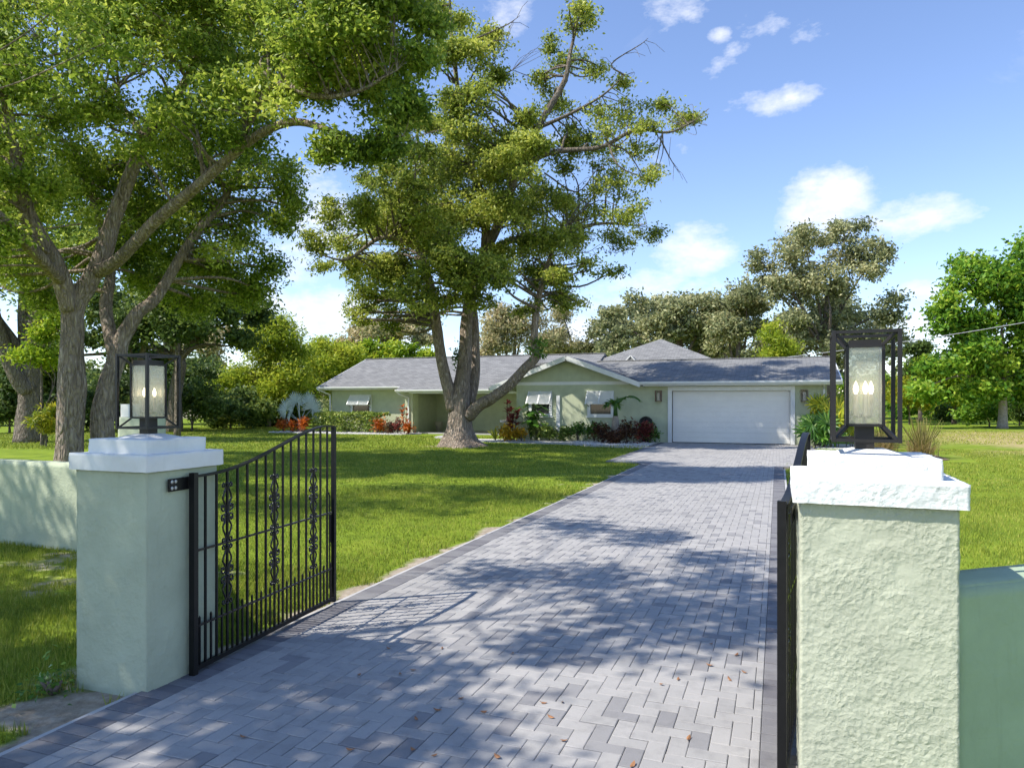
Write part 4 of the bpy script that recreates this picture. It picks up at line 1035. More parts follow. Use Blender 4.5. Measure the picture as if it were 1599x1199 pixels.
for k in range(56):
    sx, sy = rr.uniform(-11, -3.8), rr.uniform(8.6, 17.5)
    if abs((sy + .35*sx) % 3.1 - 1.2) > .95: continue
    c = over(sx, sy, rr.uniform(7.5, 11)); T.clump(c, (.95, .95, .6), 560, True, .16, 12, 2.0, .6, 4)
T.finish(mats['leaf_left'], mats['bark'], .128, .46)

# ---- a tree by the road, left of the frame, that shades the near pavers
T = Tree('camphor_tree', (-13.0, -4.0, 0), 'roadside camphor tree shading the gateway from outside the left edge', 'tree', None, 13)
T.limb([(-13, -4, -.1), (-12.9, -3.9, 1.2), (-12.7, -3.7, 3), (-12.4, -3.4, 5), (-12.2, -3.2, 7.5), (-12, -3, 10)], [.5, .38, .32, .26, .18, .06], mats['bark'], 'trunk', 14, .12, .25)
T.limb([(-12.7, -3.7, 3.8), (-11.2, -2.2, 5.4), (-9.2, -.4, 6.9), (-7.2, 1.4, 7.5)], [.19, .16, .11, .04], mats['bark'], n=9)
T.limb([(-12.6, -3.6, 3.4), (-11.2, -3.2, 4.8), (-9.4, -1.9, 5.9), (-7.8, -.9, 6.4)], [.18, .15, .10, .04], mats['bark'], n=9)
for (sx, sy, h, R, n) in [(-.9, 5.6, 7.4, .75, 620), (.0, 5.9, 7.8, .6, 420), (-1.6, 6.6, 8.0, .55, 400), (-.4, 6.9, 8.2, .5, 320), (-2.5, 6.5, 7.2, .45, 260), (-1.4, 4.75, 7.0, .45, 260),
    (-3.0, 3.4, 6.6, .7, 620), (-3.9, 3.0, 6.4, .7, 620), (-2.2, 2.9, 6.8, .7, 560), (-2.3, 3.9, 7.0, .5, 330), (-1.7, 3.4, 7.2, .4, 230), (-4.6, 3.3, 6.4, .7, 520), (-5.4, 2.8, 6.2, .7, 420), (-4.4, 1.9, 6.2, .6, 420), (-3.1, 2.1, 6.4, .6, 420), (-1.2, 2.5, 6.6, .5, 280),
    (-6.2, 4.2, 7, .8, 420), (-7.4, 3.0, 7, .8, 420), (-1.5, 8.9, 8.6, .6, 330), (-2.6, 9.4, 8.6, .7, 380), (-.6, 8.0, 8.8, .45, 240), (-5.4, 5.2, 8, .7, 340), (-8.2, 5.9, 7, .8, 520), (-9.4, 5.8, 7, .8, 520), (-10.6, 6.0, 7.2, .8, 420), (-7.2, 5.6, 6.6, .6, 340), (-8.8, 5.3, 6.4, .6, 340), (-3.95, 4.2, 5.4, .35, 200), (-3.6, 3.9, 5.0, .35, 220), (-4.5, 4.4, 5.2, .4, 240)]:
    T.clump(over(sx, sy, h), (R*1.25, R*1.25, R*.6), int(n*1.7), True, .15, 12, 1.6, .6, 4)
for k in range(26):
    a = rr.uniform(0, 6.28); q = rr.uniform(.8, 3.2)
    T.clump((-13.2+q*math.cos(a), -3.6+q*math.sin(a), rr.uniform(6, 11)), (1.1, 1.1, .7), 420, True, .17, 12, 2, .6, 3)
T.finish(mats['leaf_left'], mats['bark'], .15, .48)

# ---- background trees: a trunk, limbs and a crown of clumps filling an uneven ellipsoid
def bg_tree(name, px, d, label, group, leafm, barkm, trunk_h, crown, nleaf, size, seed, trunk_r=.25, nclump=26, aspect=.5, tip=.30, lean=0.0, droop=.2, shell=2.0, cat='tree'):
    """crown: list of (px, py, rx, ry) in picture units at distance d"""
    b = P(px, HY, d); b.z = 0
    T = Tree(name, b[:], label, cat, group, seed); r = T.r; k = d/FPX
    cx = sum(c[0]*c[2]*c[3] for c in crown)/sum(c[2]*c[3] for c in crown); cy = sum(c[1]*c[2]*c[3] for c in crown)/sum(c[2]*c[3] for c in crown)
    top = P(cx, cy, d)
    T.limb([b-Vector((0, 0, .1)), b+Vector((lean*.2, 0, trunk_h*.5)), b+Vector((lean, 0, trunk_h)), b.lerp(top, .7)+Vector((0, 0, trunk_h*.3)), top], [trunk_r*1.3, trunk_r, trunk_r*.85, trunk_r*.6, trunk_r*.2], barkm, 'trunk', 10, .12, .2)
    tot = sum(c[2]*c[3] for c in crown)
    for (x, y, rx, ry) in crown:
        e = P(x, y, d); st = b+Vector((lean, 0, trunk_h))
        T.limb([st, st.lerp(e, .45)+Vector((r.normal()*.3, r.normal()*.5, .4)), e], [trunk_r*.5, trunk_r*.33, .03], barkm, n=6, k=4)
        m = max(3, int(nclump*rx*ry/tot)); n = 1.65*nleaf*rx*ry/tot/m
        for _ in range(m):
            v = r.normal(size=3); v /= np.linalg.norm(v); q = r.random()**.42
            c = e + RGT*(v[0]*rx*k*q*.86) + FWD*(v[1]*rx*k*q*.9) + Vector((0, 0, v[2]*ry*k*q*.86))
            if c.z < .4: c.z = .4
            R = min(rx, ry)*k*r.uniform(.36, .6)
            T.clump(c, (R*1.15, R*1.15, R*.8), int(n), True, tip, 10, shell, .6, 3)
    T.finish(leafm, barkm, size, aspect, .10, droop)
    return T
M = mats
BG = 'background trees'
bg_tree('oak_tree', 48, 30.5, 'grey forked oak with mulch ring at the far left edge', BG, M['leaf_left'], M['bark_grey'], 3.4, [(20,330,90,70),(100,380,70,60),(170,420,60,50),(-40,420,60,70),(60,470,44,40),(230,330,60,50)], 15000, .2, 31, .46, 40)
e = [t for t in bpy.data.objects if t.name.startswith('oak_tree')][0]
def extra_limb(o, pts, rad, bark):
    p, r_ = smooth_line(pts, rad, 5); MB().tube(p, r_, 10, None, .12, 3.0).build('limb', bark, o, True)
extra_limb(e, [P(48, 612, 30.4), P(30, 590, 30.2), P(12, 555, 30), P(-8, 500, 29.6), P(-20, 440, 29)], [.42, .36, .32, .27, .2], M['bark_grey'])
extra_limb(e, [P(50, 600, 30.6), P(42, 540, 30.6), P(40, 480, 30.6), P(44, 400, 30.6)], [.4, .33, .29, .2], M['bark_grey'])
bg_tree('bright_sapling', 66, 28, 'bright yellow-green leafy sapling beside the grey oak at left', None, M['leaf_bright'], M['bark_grey'], 1.2, [(62,552,26,22),(72,520,20,18),(40,560,18,16),(84,505,14,16)], 2600, .17, 32, .06, 14, tip=.2)
bg_tree('fern_shrub', 72, 27.5, 'light green ferny shrub at the foot of the grey oak', None, M['leaf_lime'], M['bark_grey'], .3, [(72,655,18,16),(68,668,16,10),(82,645,10,10)], 900, .26, 33, .03, 8, .18, tip=.14, cat='shrub')
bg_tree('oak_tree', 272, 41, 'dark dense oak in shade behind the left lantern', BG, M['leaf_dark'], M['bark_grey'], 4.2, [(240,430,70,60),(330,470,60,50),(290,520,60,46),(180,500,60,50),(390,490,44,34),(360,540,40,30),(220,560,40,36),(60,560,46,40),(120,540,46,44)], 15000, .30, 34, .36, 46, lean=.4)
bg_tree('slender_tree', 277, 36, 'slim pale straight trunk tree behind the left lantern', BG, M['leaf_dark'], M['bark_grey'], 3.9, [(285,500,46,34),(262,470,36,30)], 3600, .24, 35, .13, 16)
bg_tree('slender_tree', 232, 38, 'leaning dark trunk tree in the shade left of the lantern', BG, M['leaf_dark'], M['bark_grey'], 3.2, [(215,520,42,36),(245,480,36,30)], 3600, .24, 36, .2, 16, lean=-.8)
for i, (px, d, lab, cr, sd) in enumerate([
    (15, 40, 'dark shrub mass at the far left behind the grey oak', [(5,620,44,44),(40,650,36,24),(20,600,40,30)], 41), (110, 42, 'dark shrub between the grey oak and the near trunks', [(110,630,50,36),(80,650,36,22),(140,640,40,30)], 42),
    (215, 44, 'dark green shrub left of the lantern cage', [(205,620,48,42),(170,645,40,24),(240,630,40,36)], 43), (300, 43, 'dark green shrub right of the lantern cage', [(300,605,44,52),(335,640,36,30),(270,630,36,34)], 44),
    (360, 46, 'low dark shrub at the lawn edge left of the bamboo', [(365,630,36,36),(345,650,30,18),(410,648,36,20)], 45)]):
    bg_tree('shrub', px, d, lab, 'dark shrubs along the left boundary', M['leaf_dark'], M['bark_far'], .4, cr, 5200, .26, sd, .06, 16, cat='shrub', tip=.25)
bg_tree('pale_tree', 330, 70, 'pale grey mossy tree far behind the dark shrubs', BG, M['leaf_pine'], M['bark_far'], 3, [(330,560,34,40),(350,530,40,30),(310,590,30,30),(300,535,30,30)], 4200, .4, 46, .25, 16, droop=.9)
bg_tree('bamboo_clump', 420, 50, 'bright green bamboo-like tree left of the house', BG, M['leaf_bamboo'], M['bark_far'], 2.5, [(420,525,40,38),(400,575,50,42),(435,605,50,42),(385,625,40,34),(450,555,38,38),(412,498,30,22),(460,600,40,40),(360,600,34,30)], 21000, .30, 47, .12, 44, .3, .34)
bg_tree('bamboo_clump', 492, 58, 'bright green bamboo-like tree touching the house roof at left', BG, M['leaf_bamboo'], M['bark_far'], 2.5, [(480,565,48,36),(510,590,44,42),(470,615,44,38),(530,570,38,28),(455,640,34,24),(548,556,34,24),(500,540,34,22)], 18000, .30, 48, .12, 40, .3, .34)
bg_tree('leafy_tree', 590, 62, 'lime green tree top showing over the left roof', BG, M['leaf_bright'], M['bark_far'], 2.5, [(600,552,40,24),(640,558,34,18),(570,560,30,20),(665,560,26,14)], 5200, .36, 49, .15, 22)
bg_tree('pale_tree', 630, 85, 'hazy olive tree far behind the left roof ridge', BG, M['leaf_pine'], M['bark_far'], 4, [(625,530,40,26),(655,515,34,26),(590,520,34,30),(560,530,30,30)], 5200, .5, 50, .3, 22)
bg_tree('pale_tree', 800, 74, 'feathery pale olive tree behind the roof, right of the trunk', BG, M['leaf_pine'], M['bark_far'], 4, [(790,520,44,34),(820,500,36,26),(770,545,34,22),(845,530,34,30),(800,485,26,18)], 7600, .42, 51, .3, 30, .35, .45, droop=.8)
bg_tree('pale_tree', 892, 78, 'feathery yellow-olive tree behind the gable peak', BG, M['leaf_pine'], M['bark_far'], 4, [(880,525,30,34),(876,482,22,20),(905,548,44,18),(930,555,34,14),(858,556,30,14)], 5600, .42, 52, .3, 24, .35, .45, droop=.8)
bg_tree('oak_tree', 1060, 66, 'broad grey-green oak crown behind the hip roof', BG, M['leaf_oak'], M['bark_far'], 4.5, [(1010,490,46,36),(1060,475,54,34),(1110,480,50,38),(980,530,40,34),(1040,525,50,34),(1090,520,46,30),(962,500,22,28),(1150,480,40,40),(1000,556,40,20),(1060,552,50,20),(1115,548,44,22),(950,556,24,16)], 15000, .40, 53, .4, 56)
bg_tree('oak_tree', 1150, 62, 'darker oak with thin trunks behind the garage ridge', BG, M['leaf_oak'], M['bark_far'], 4.0, [(1140,500,34,36),(1165,465,36,30),(1120,520,30,26),(1180,520,26,26),(1180,550,40,20)], 6500, .36, 54, .3, 26)
bg_tree('oak_tree', 1000, 78, 'far olive oak filling the gap left of the hip roof', BG, M['leaf_oak'], M['bark_far'], 3.5, [(960,520,44,36),(1010,500,50,36),(930,545,40,22),(1060,505,50,40),(1000,545,60,24),(1100,515,50,40),(1140,535,44,30)], 12000, .46, 66, .4, 50)
bg_tree('oak_tree', 1300, 76, 'far olive oak filling in behind the tall sparse tree', BG, M['leaf_oak'], M['bark_far'], 3.5, [(1230,520,50,36),(1290,505,56,44),(1350,515,50,40),(1390,545,36,24),(1200,545,40,24)], 9000, .46, 67, .4, 40)
T = bg_tree('laurel_oak', 1290, 60, 'tall sparse tree rising behind the garage at right', BG, M['leaf_oak'], M['bark_far'], 6.0, [(1290,450,60,50),(1240,420,50,44),(1330,420,50,46),(1255,375,44,32),(1320,362,40,30),(1200,440,40,30),(1385,485,38,34),(1350,520,46,28),(1250,510,60,36),(1180,400,26,16),(1365,400,26,24),(1300,520,40,30),(1185,430,26,20),(1240,550,46,22),(1300,555,50,24),(1350,550,46,22),(1400,520,22,20)], 19000, .34, 55, .34, 110, .5, .34, shell=1.6)
bg_tree('bamboo_clump', 1216, 50, 'lime green bamboo top behind the garage ridge', BG, M['leaf_bamboo'], M['bark_far'], 2.4, [(1215,540,24,26),(1205,520,14,14),(1232,550,20,18)], 3400, .28, 56, .1, 16, .3)
bg_tree('broadleaf_tree', 1566, 46.5, 'full green tree with pale straight trunk at the right edge', BG, M['leaf_right'], M['palm_trunk'], 3.2, [(1560,440,66,46),(1530,420,44,44),(1600,420,50,50),(1500,500,44,40),(1560,510,70,46),(1620,500,50,60),(1520,560,46,34),(1590,570,50,30),(1470,560,38,30),(1650,440,50,60),(1455,600,34,26),(1510,600,44,28),(1620,590,50,34),(1480,470,30,34),(1550,575,56,30),(1530,610,40,22),(1600,600,44,26)], 24000, .34, 57, .24, 90, .55, .34)
bg_tree('broadleaf_tree', 1490, 56, 'smaller bright green tree left of the pale trunk at right', BG, M['leaf_bright'], M['bark_far'], 2.0, [(1480,590,40,34),(1450,610,26,26),(1510,615,34,26),(1455,570,26,24),(1520,590,30,24)], 9000, .32, 58, .14, 34)
bg_tree('broadleaf_tree', 1437, 66, 'dark green tree just right of the right lantern', BG, M['leaf_dark'], M['bark_far'], 2.0, [(1440,575,28,34),(1432,540,16,20),(1460,605,22,22)], 4200, .36, 59, .16, 18)
for i, (px, d, lab, cr, sd, mm) in enumerate([
    (1545, 50, 'low green shrub left of the pale trunk', [(1540,635,26,18),(1520,645,20,12)], 61, 'leaf_right'), (1592, 52, 'dark shrub right of the pale trunk', [(1595,625,26,30),(1610,650,24,14)], 62, 'leaf_dark'),
    (1640, 50, 'dark shrub at the very right edge', [(1640,620,36,36)], 63, 'leaf_dark'), (1484, 62, 'dark low bush under the bright tree at right', [(1486,645,22,12),(1470,640,16,10)], 64, 'leaf_dark')]):
    bg_tree('shrub', px, d, lab, 'shrubs along the right boundary', M[mm], M['bark_far'], .3, cr, 2600, .26, sd, .05, 10, cat='shrub', tip=.25)
bg_tree('areca_palm', 1420, 55, 'yellow-green feathery palm clump behind the right lantern', None, M['leaf_lime'], M['bark_far'], 1.0, [(1415,615,22,20),(1432,630,16,14),(1398,610,20,22)], 2200, .5, 65, .06, 12, .14, .3, droop=.6, cat='palm')
for i, (px, d, lab, cr, sd, mm) in enumerate([
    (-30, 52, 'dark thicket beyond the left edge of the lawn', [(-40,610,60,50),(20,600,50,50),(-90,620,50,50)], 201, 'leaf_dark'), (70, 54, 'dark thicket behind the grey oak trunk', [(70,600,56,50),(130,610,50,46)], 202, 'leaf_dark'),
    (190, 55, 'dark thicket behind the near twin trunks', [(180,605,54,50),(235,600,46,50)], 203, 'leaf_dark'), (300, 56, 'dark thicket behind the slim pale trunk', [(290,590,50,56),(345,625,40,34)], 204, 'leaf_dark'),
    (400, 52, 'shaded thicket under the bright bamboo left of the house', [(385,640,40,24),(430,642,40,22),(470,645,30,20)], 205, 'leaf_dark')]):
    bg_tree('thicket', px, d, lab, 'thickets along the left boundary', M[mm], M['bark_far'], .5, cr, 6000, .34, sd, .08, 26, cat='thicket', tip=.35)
for i, (px, d, lab, cr, sd, mm) in enumerate([
    (1470, 70, 'green thicket behind the bright tree at right', [(1450,620,40,30),(1500,615,40,36),(1415,625,30,24)], 211, 'leaf_right'), (1560, 68, 'dark thicket behind the pale trunk at right', [(1550,620,46,36),(1600,615,44,40)], 212, 'leaf_dark'),
    (1660, 66, 'dark thicket beyond the right edge', [(1650,610,50,46),(1710,610,50,46)], 213, 'leaf_dark'), (1380, 74, 'low green thicket behind the right lantern', [(1370,610,40,30),(1330,615,40,28)], 214, 'leaf_right')]):
    bg_tree('thicket', px, d, lab, 'thickets along the right boundary', M[mm], M['bark_far'], .5, cr, 5200, .36, sd, .08, 22, cat='thicket', tip=.35)
# far wood closing the view
def far_wood():
    r = np.random.default_rng(77); P_ = []
    for k in range(260):
        a = -50+100*k/259 + r.uniform(-.3, .3); d = r.uniform(105, 150)
        x = d*math.sin(math.radians(a)-YAW*.0); c = FWD*(d*math.cos(math.radians(a))) + RGT*(d*math.sin(math.radians(a)))
        h = r.uniform(2.5, 6.5)
        for q in range(3):
            p, _, _ = clump_points((c.x+r.normal()*2, c.y+r.normal()*2, h*(.3+.35*q)), (3.6, 3.6, 2.2), 50, r, .8, 10, 2, .7); P_.append(p)
    p = np.concatenate(P_); v = leaf_quads(p, 4, .95, .6, r, .3)
    o = link('far_wood', np_mesh('far_wood', v, 4, np.clip(r.normal(.5, .25, len(p)), 0, 1)), M['leaf_oak']); tag(o, 'distant band of trees closing the view behind everything', 'woodland', kind='stuff')
far_wood()

# ------------------------------------------------------------------ garden plants
def shrub(name, x, y, r_, h, leafm, label, n=420, size=.12, seed=1, group=None, aspect=.5, stems=5, z0=.04):
    T = Tree(name, (x, y, z0), label, 'shrub', group, seed)
    for k in range(stems):
        a = T.r.uniform(0, 6.28); q = T.r.uniform(.2, .75)*r_
        T.limb([(x, y, z0), (x+q*.5*math.cos(a), y+q*.5*math.sin(a), z0+h*.35), (x+q*math.cos(a), y+q*math.sin(a), z0+h*.75)], [.02, .014, .006], M['bark_far'], 'stem', 5, 0, None, 2)
    nc = max(3, int(n/110))
    for k in range(nc):
        a = T.r.uniform(0, 6.28); q = T.r.uniform(0, .62)*r_
        p, _, tn = clump_points((x+q*math.cos(a), y+q*math.sin(a), z0+h*T.r.uniform(.35, .72)), (r_*.55, r_*.55, h*.34), n//nc, T.r, .09, 8, 2.2, .8)
        p[:, 2] = np.maximum(p[:, 2], z0+.02); T.pts.append(p); T.tone.append(tn)
    T.finish(leafm, M['bark_far'], size, aspect, .25, -.3)
    return T
def blade_fan(T_or_root, c, n, L, w, leafm, r, name='frond', spread=1.0, droop=.5, tone=.5):
    """long strap leaves, each its own part"""
    for k in range(n):
        a = r.uniform(0, 6.28); el = math.radians(r.uniform(35, 85)/max(.4, spread)); l = L*r.uniform(.7, 1.15)
        d = Vector((math.cos(a)*math.cos(el), math.sin(a)*math.cos(el), math.sin(el))); side = Vector((-math.sin(a), math.cos(a), 0)); v = []
        for i in range(6):
            t = i/5; p = Vector(c)+d*(l*t)+Vector((0, 0, -droop*l*t*t*.6)); ww = w*math.sin(math.pi*min(1, .12+t*.88))**.7*.5
            v += [p-side*ww, p+side*ww+Vector((0, 0, .0)), ]
        m = MB().add(v, [(2*i, 2*i+1, 2*i+3, 2*i+2) for i in range(5)])
        me = m.mesh(name); at = me.attributes.new('tone', 'FLOAT', 'FACE'); at.data.foreach_set('value', np.full(5, np.clip(r.normal(tone, .18), 0, 1), np.float32))
        link(name, me, leafm, T_or_root)
def hedge(x0, x1, y0, y1, h, label):
    T = Tree('clipped_hedge', ((x0+x1)/2, (y0+y1)/2, .04), label, 'hedge', None, 71); r = T.r
    for k in range(9):
        x = x0+(x1-x0)*(k+.5)/9; T.limb([(x, (y0+y1)/2, 0), (x+.05, (y0+y1)/2, h*.4), (x, (y0+y1)/2+.1, h*.8)], [.03, .02, .01], M['bark_far'], 'stem', 5, 0, None, 2)
    n = 5200; q = np.stack([r.uniform(x0, x1, n), r.uniform(y0, y1, n), r.uniform(.1, h, n)], 1)
    f = r.random(n); q[f < .42, 2] = h+r.normal(0, .04, (f < .42).sum()); m_ = (f >= .42) & (f < .85); q[m_, 1] = y0+r.normal(0, .06, m_.sum())
    lum = np.sin(q[:, 0]*3.1)*.05+np.sin(q[:, 0]*7.3+1)*.03; q[:, 1] += lum; q[:, 2] += lum*.6
    T.pts.append(q); T.tone.append(r.normal(0, .15, n)); T.finish(M['leaf_hedge'], M['bark_far'], .15, .55, .2, -.2)
hedge(-24.7, -20.2, 33.85, 34.75, 1.08, 'clipped green hedge under the left window of the house')
CG = 'orange crotons in the stone bed'
shrub('croton_shrub', -26.5, 33.5, .42, .85, M['leaf_orange'], 'leftmost orange croton at the end of the stone bed', 420, .17, 81, CG, .35)
shrub('croton_shrub', -25.7, 33.3, .38, .66, M['leaf_orange'], 'orange croton in front of the silver palm', 360, .17, 82, CG, .35)
shrub('croton_shrub', -24.9, 33.3, .40, .8, M['leaf_orange'], 'orange croton between the silver palm and the hedge', 360, .17, 83, CG, .35)
shrub('croton_shrub', -20.3, 33.5, .42, .8, M['leaf_orange'], 'orange croton at the right end of the hedge', 420, .17, 84, CG, .35)
shrub('croton_shrub', -19.6, 33.45, .36, .8, M['leaf_maroon'], 'dark croton beside the hedge end croton', 380, .17, 85, CG, .35)
shrub('croton_shrub', -19.05, 33.5, .38, .85, M['leaf_red'], 'reddish croton under the tall orange plant', 380, .17, 86, CG, .35)
shrub('croton_shrub', -18.45, 33.6, .36, .75, M['leaf_orange'], 'orange croton nearest the entry path', 380, .17, 87, CG, .35)
r5 = np.random.default_rng(91)
def ti_plant(x, y, h, label, leafm, n=18, seed=1, L=.55, w=.10):
    e = empty('ti_plant', (x, y, .04), label, 'plant'); r = np.random.default_rng(seed)
    for k in range(3):
        a = r.uniform(0, 6.28); hh = h*r.uniform(.65, 1.0); tx, ty = x+.14*math.cos(a), y+.14*math.sin(a)
        MB().tube([(x, y, .02), ((x+tx)/2, (y+ty)/2, hh*.5), (tx, ty, hh)], [.025, .02, .012], 6).build('stem', M['bark_far'], e, True)
        for q in range(3): blade_fan(e, (tx, ty, hh*(1-.22*q)), n//3, L, w, leafm, r, 'leaf', 1.2, .7)
ti_plant(-18.9, 33.95, 1.75, 'tall thin orange leafed plant beside the porch downspout', M['leaf_orange'], 14, 3, .42, .10)
ti_plant(-10.95, 29.55, 1.5, 'dark red leafed plant right of the big trunk', M['leaf_red'], 21, 4, .55, .12)
ti_plant(-11.5, 30.1, 1.75, 'orange red leafed plant close behind the bent limb', M['leaf_red'], 12, 5, .4, .10)
shrub('croton_shrub', -11.05, 28.95, .42, .75, M['leaf_yellow'], 'bright yellow croton right of the big trunk', 460, .19, 88, None, .35)
shrub('croton_shrub', -10.45, 29.15, .34, .6, M['leaf_yellow'], 'smaller yellow-orange croton beside the dark red plant', 360, .19, 89, None, .35)
e = empty('spiky_lily', (-11.75, 29.3, .03), 'light green strap-leaf plant at the foot of the bird bath', 'plant'); blade_fan(e, (-11.75, 29.3, .04), 34, .85, .05, M['leaf_lime'], r5, 'leaf', 1.0, .5)
# big glossy philodendron: each leaf a part
e = empty('philodendron', (-10.3, 29.95, .04), 'large dark glossy-leaved plant at the corner of the gable wall', 'plant')
for k in range(46):
    a = r5.uniform(0, 6.28); q = r5.uniform(.1, .85); zz = r5.uniform(.75, 1.75); c = Vector((-10.3+q*math.cos(a), 29.75+q*.6*math.sin(a), zz))
    MB().tube([(-10.3, 29.95, .04), (-10.3+.25*q*math.cos(a), 29.9+.2*q*math.sin(a), zz*.6), c[:]], [.012, .010, .007], 4).build('leaf_stalk', M['leaf_green'], e)
    d = Vector((math.cos(a), math.sin(a)*.8-.3, -.45+r5.normal()*.2)).normalized(); s_ = Vector((-d.y, d.x, 0)).normalized(); n_ = d.cross(s_); L = r5.uniform(.30, .46); v = [c]; f = []
    prof = [(.05, .20), (.2, .34), (.4, .36), (.6, .27), (.8, .15), (1.0, .0)]
    for t, w in prof:
        lob = .72 if int(t*10) % 4 == 0 and t < .9 else 1.0
        v += [c+d*(L*t)+s_*(L*w*lob)-n_*(L*.12*w), c+d*(L*t)-s_*(L*w*lob)-n_*(L*.12*w)]
    f = [(0, 2, 1)]+[(1+2*i, 2+2*i, 4+2*i, 3+2*i) for i in range(len(prof)-1)]
    me = MB().add(v, f).mesh('leaf'); at = me.attributes.new('tone', 'FLOAT', 'FACE'); at.data.foreach_set('value', np.full(len(f), np.clip(r5.normal(.45, .2), 0, 1), np.float32)); link('leaf', me, M['leaf_green'], e)
SG = 'variegated shrubs under the gable windows'
for i, (x, y, rr_, h, mm, lab) in enumerate([
    (-9.95, 29.75, .42, .72, 'leaf_hedge', 'variegated shrub below the left gable window'), (-9.35, 29.7, .42, .70, 'leaf_hedge', 'variegated shrub in front of the white conduit'),
    (-8.75, 29.75, .40, .66, 'leaf_hedge', 'variegated shrub just right of the white conduit'), (-8.1, 29.75, .42, .78, 'leaf_green', 'dark green shrub left of the right gable window'),
    (-7.35, 29.75, .50, .82, 'leaf_green', 'fuller green shrub under the right gable window')]):
    shrub('border_shrub', x, y, rr_, h, M[mm], lab, 460, .15, 100+i, SG, .45)
for i, (x, y, rr_, h, mm, lab) in enumerate([
    (-6.75, 28.75, .50, .80, 'leaf_maroon', 'maroon croton left of the small palm'), (-5.75, 28.55, .55, .92, 'leaf_maroon', 'largest maroon croton right of the small palm'),
    (-5.25, 28.9, .45, .85, 'leaf_red', 'reddish maroon croton nearest the garage'), (-4.98, 29.6, .42, .86, 'leaf_green', 'round green shrub beside the garage frame'), (-6.2, 28.35, .28, .42, 'leaf_maroon', 'small low maroon plant at the palm foot')]):
    shrub('croton_shrub', x, y, rr_, h, M[mm], lab, 620, .16, 110+i, 'maroon crotons beside the garage', .38)
# ---- palms
def feather_frond(root, base, direction, L, leafm, r, droop, name='frond', n=26, lw=.035, ll=.42):
    d = Vector(direction).normalized(); pts = []
    for i in range(13):
        t = i/12; pts.append(Vector(base)+d*(L*t)+Vector((0, 0, -droop*L*t**2.2)))
    m = MB(); m.tube(pts, [.022*(1-.85*i/12)+.003 for i in range(13)], 5)
    for k in range(n):
        t = .16+.84*k/n; i = min(11, int(t*12)); p = pts[i].lerp(pts[i+1], t*12-i); tg_ = (pts[i+1]-pts[i]).normalized()
        sd = tg_.cross(Vector((0, 0, 1))); sd = sd.normalized() if sd.length > .05 else Vector((1, 0, 0))
        for s in (-1, 1):
            q = (sd*s*.8+tg_*.65+Vector((0, 0, .15 if t < .4 else -.25))).normalized(); l = ll*(1.1-.6*abs(t-.45)*1.4)*r.uniform(.85, 1.1); up = tg_.cross(q).normalized()*lw
            m.add([p, p+q*l*.45+tg_*lw, p+q*l+Vector((0, 0, -.12*l)), p+q*l*.45-tg_*lw], [(0, 1, 2, 3)])
    me = m.mesh(name); at = me.attributes.new('tone', 'FLOAT', 'FACE'); at.data.foreach_set('value', np.clip(r.normal(.45, .15, len(me.polygons)), 0, 1).astype(np.float32))
    return link(name, me, leafm, root)
px_, py_ = -6.30, 29.1
e = empty('bottle_palm', (px_, py_, .04), 'small palm with swollen pale trunk and arching fronds by the maroon shrubs', 'palm')
MB().lathe([(.20, 0), (.22, .2), (.20, .5), (.16, .8), (.125, 1.05), (.10, 1.12)], (px_, py_, .03), 16).build('trunk', M['palm_trunk'], e, True)
MB().lathe([(.10, 0), (.085, .25), (.06, .5)], (px_, py_, 1.12), 10).build('crownshaft', M['leaf_green'], e, True)
for dx, dy, dz, L, dr in ((.72, -.1, .95, 1.75, .62), (-.35, -.35, .9, .85, .75), (.2, -.55, .8, .8, .8), (-.15, .5, 1.0, .9, .6), (-.6, .1, .7, .75, .7), (.3, .3, 1.1, .9, .5)):
    feather_frond(e, (px_, py_, 1.5), (dx, dy, dz), L, M['leaf_green'], r5, dr, 'frond', 22, .03, .34)
def fan_frond(root, base, tip_dir, stalk, R, leafm, r, face, n=34, span=250, name='frond', mat_st=None, split=1.0):
    """stiff pleated fan on a stalk; every ray of the fan is folded"""
    d = Vector(tip_dir).normalized(); hub = Vector(base)+d*stalk
    MB().tube([base, Vector(base)+d*stalk*.5, hub], [.035, .028, .02], 6).build('stalk', mat_st or leafm, root)
    f = Vector(face).normalized(); u = (d-f*d.dot(f)).normalized(); s_ = f.cross(u); m = MB()
    for k in range(n):
        a0 = math.radians(-span/2+span*k/n); a1 = math.radians(-span/2+span*(k+1)/n); am = (a0+a1)/2; rr_ = R*(1-.12*abs(am)/2)*r.uniform(.9, 1.06); jr = .5 if split == 1 else .46
        o = lambda a, q, z: hub+(u*math.cos(a)+s_*math.sin(a))*q+f*(z+.16*q*q)
        m.add([hub, o(am+(a0-am)*(.95 if split == 1 else 1), rr_*jr, 0), o(am, rr_*jr, .03), o(am+(a1-am), rr_*jr, 0), o(am+r.normal()*.02, rr_, -.05*r.random()), o(am+(a0-am)*split*.9, rr_*.72, 0), o(am+(a1-am)*split*.9, rr_*.72, 0)], [(0, 1, 2), (0, 2, 3), (1, 5, 2), (2, 6, 3), (5, 4, 2), (2, 4, 6)])
    me = m.mesh(name); at = me.attributes.new('tone', 'FLOAT', 'FACE'); nf = len(me.polygons)
    at.data.foreach_set('value', np.clip(np.repeat(r.normal(.5, .22, n), nf//n) + np.tile([-.2, .2], nf//2), 0, 1).astype(np.float32))  # pleat shading painted in: left half of each ray darker, right half lighter
    link(name, me, leafm, root)
bx_, by_ = -25.75, 34.1
e = empty('silver_fan_palm', (bx_, by_, .04), 'silver-blue fan palm at the left corner of the house', 'palm')
MB().lathe([(.22, 0), (.20, .3), (.16, .6), (.08, .8)], (bx_, by_, .03), 14).build('trunk', M['palm_trunk'], e, True)
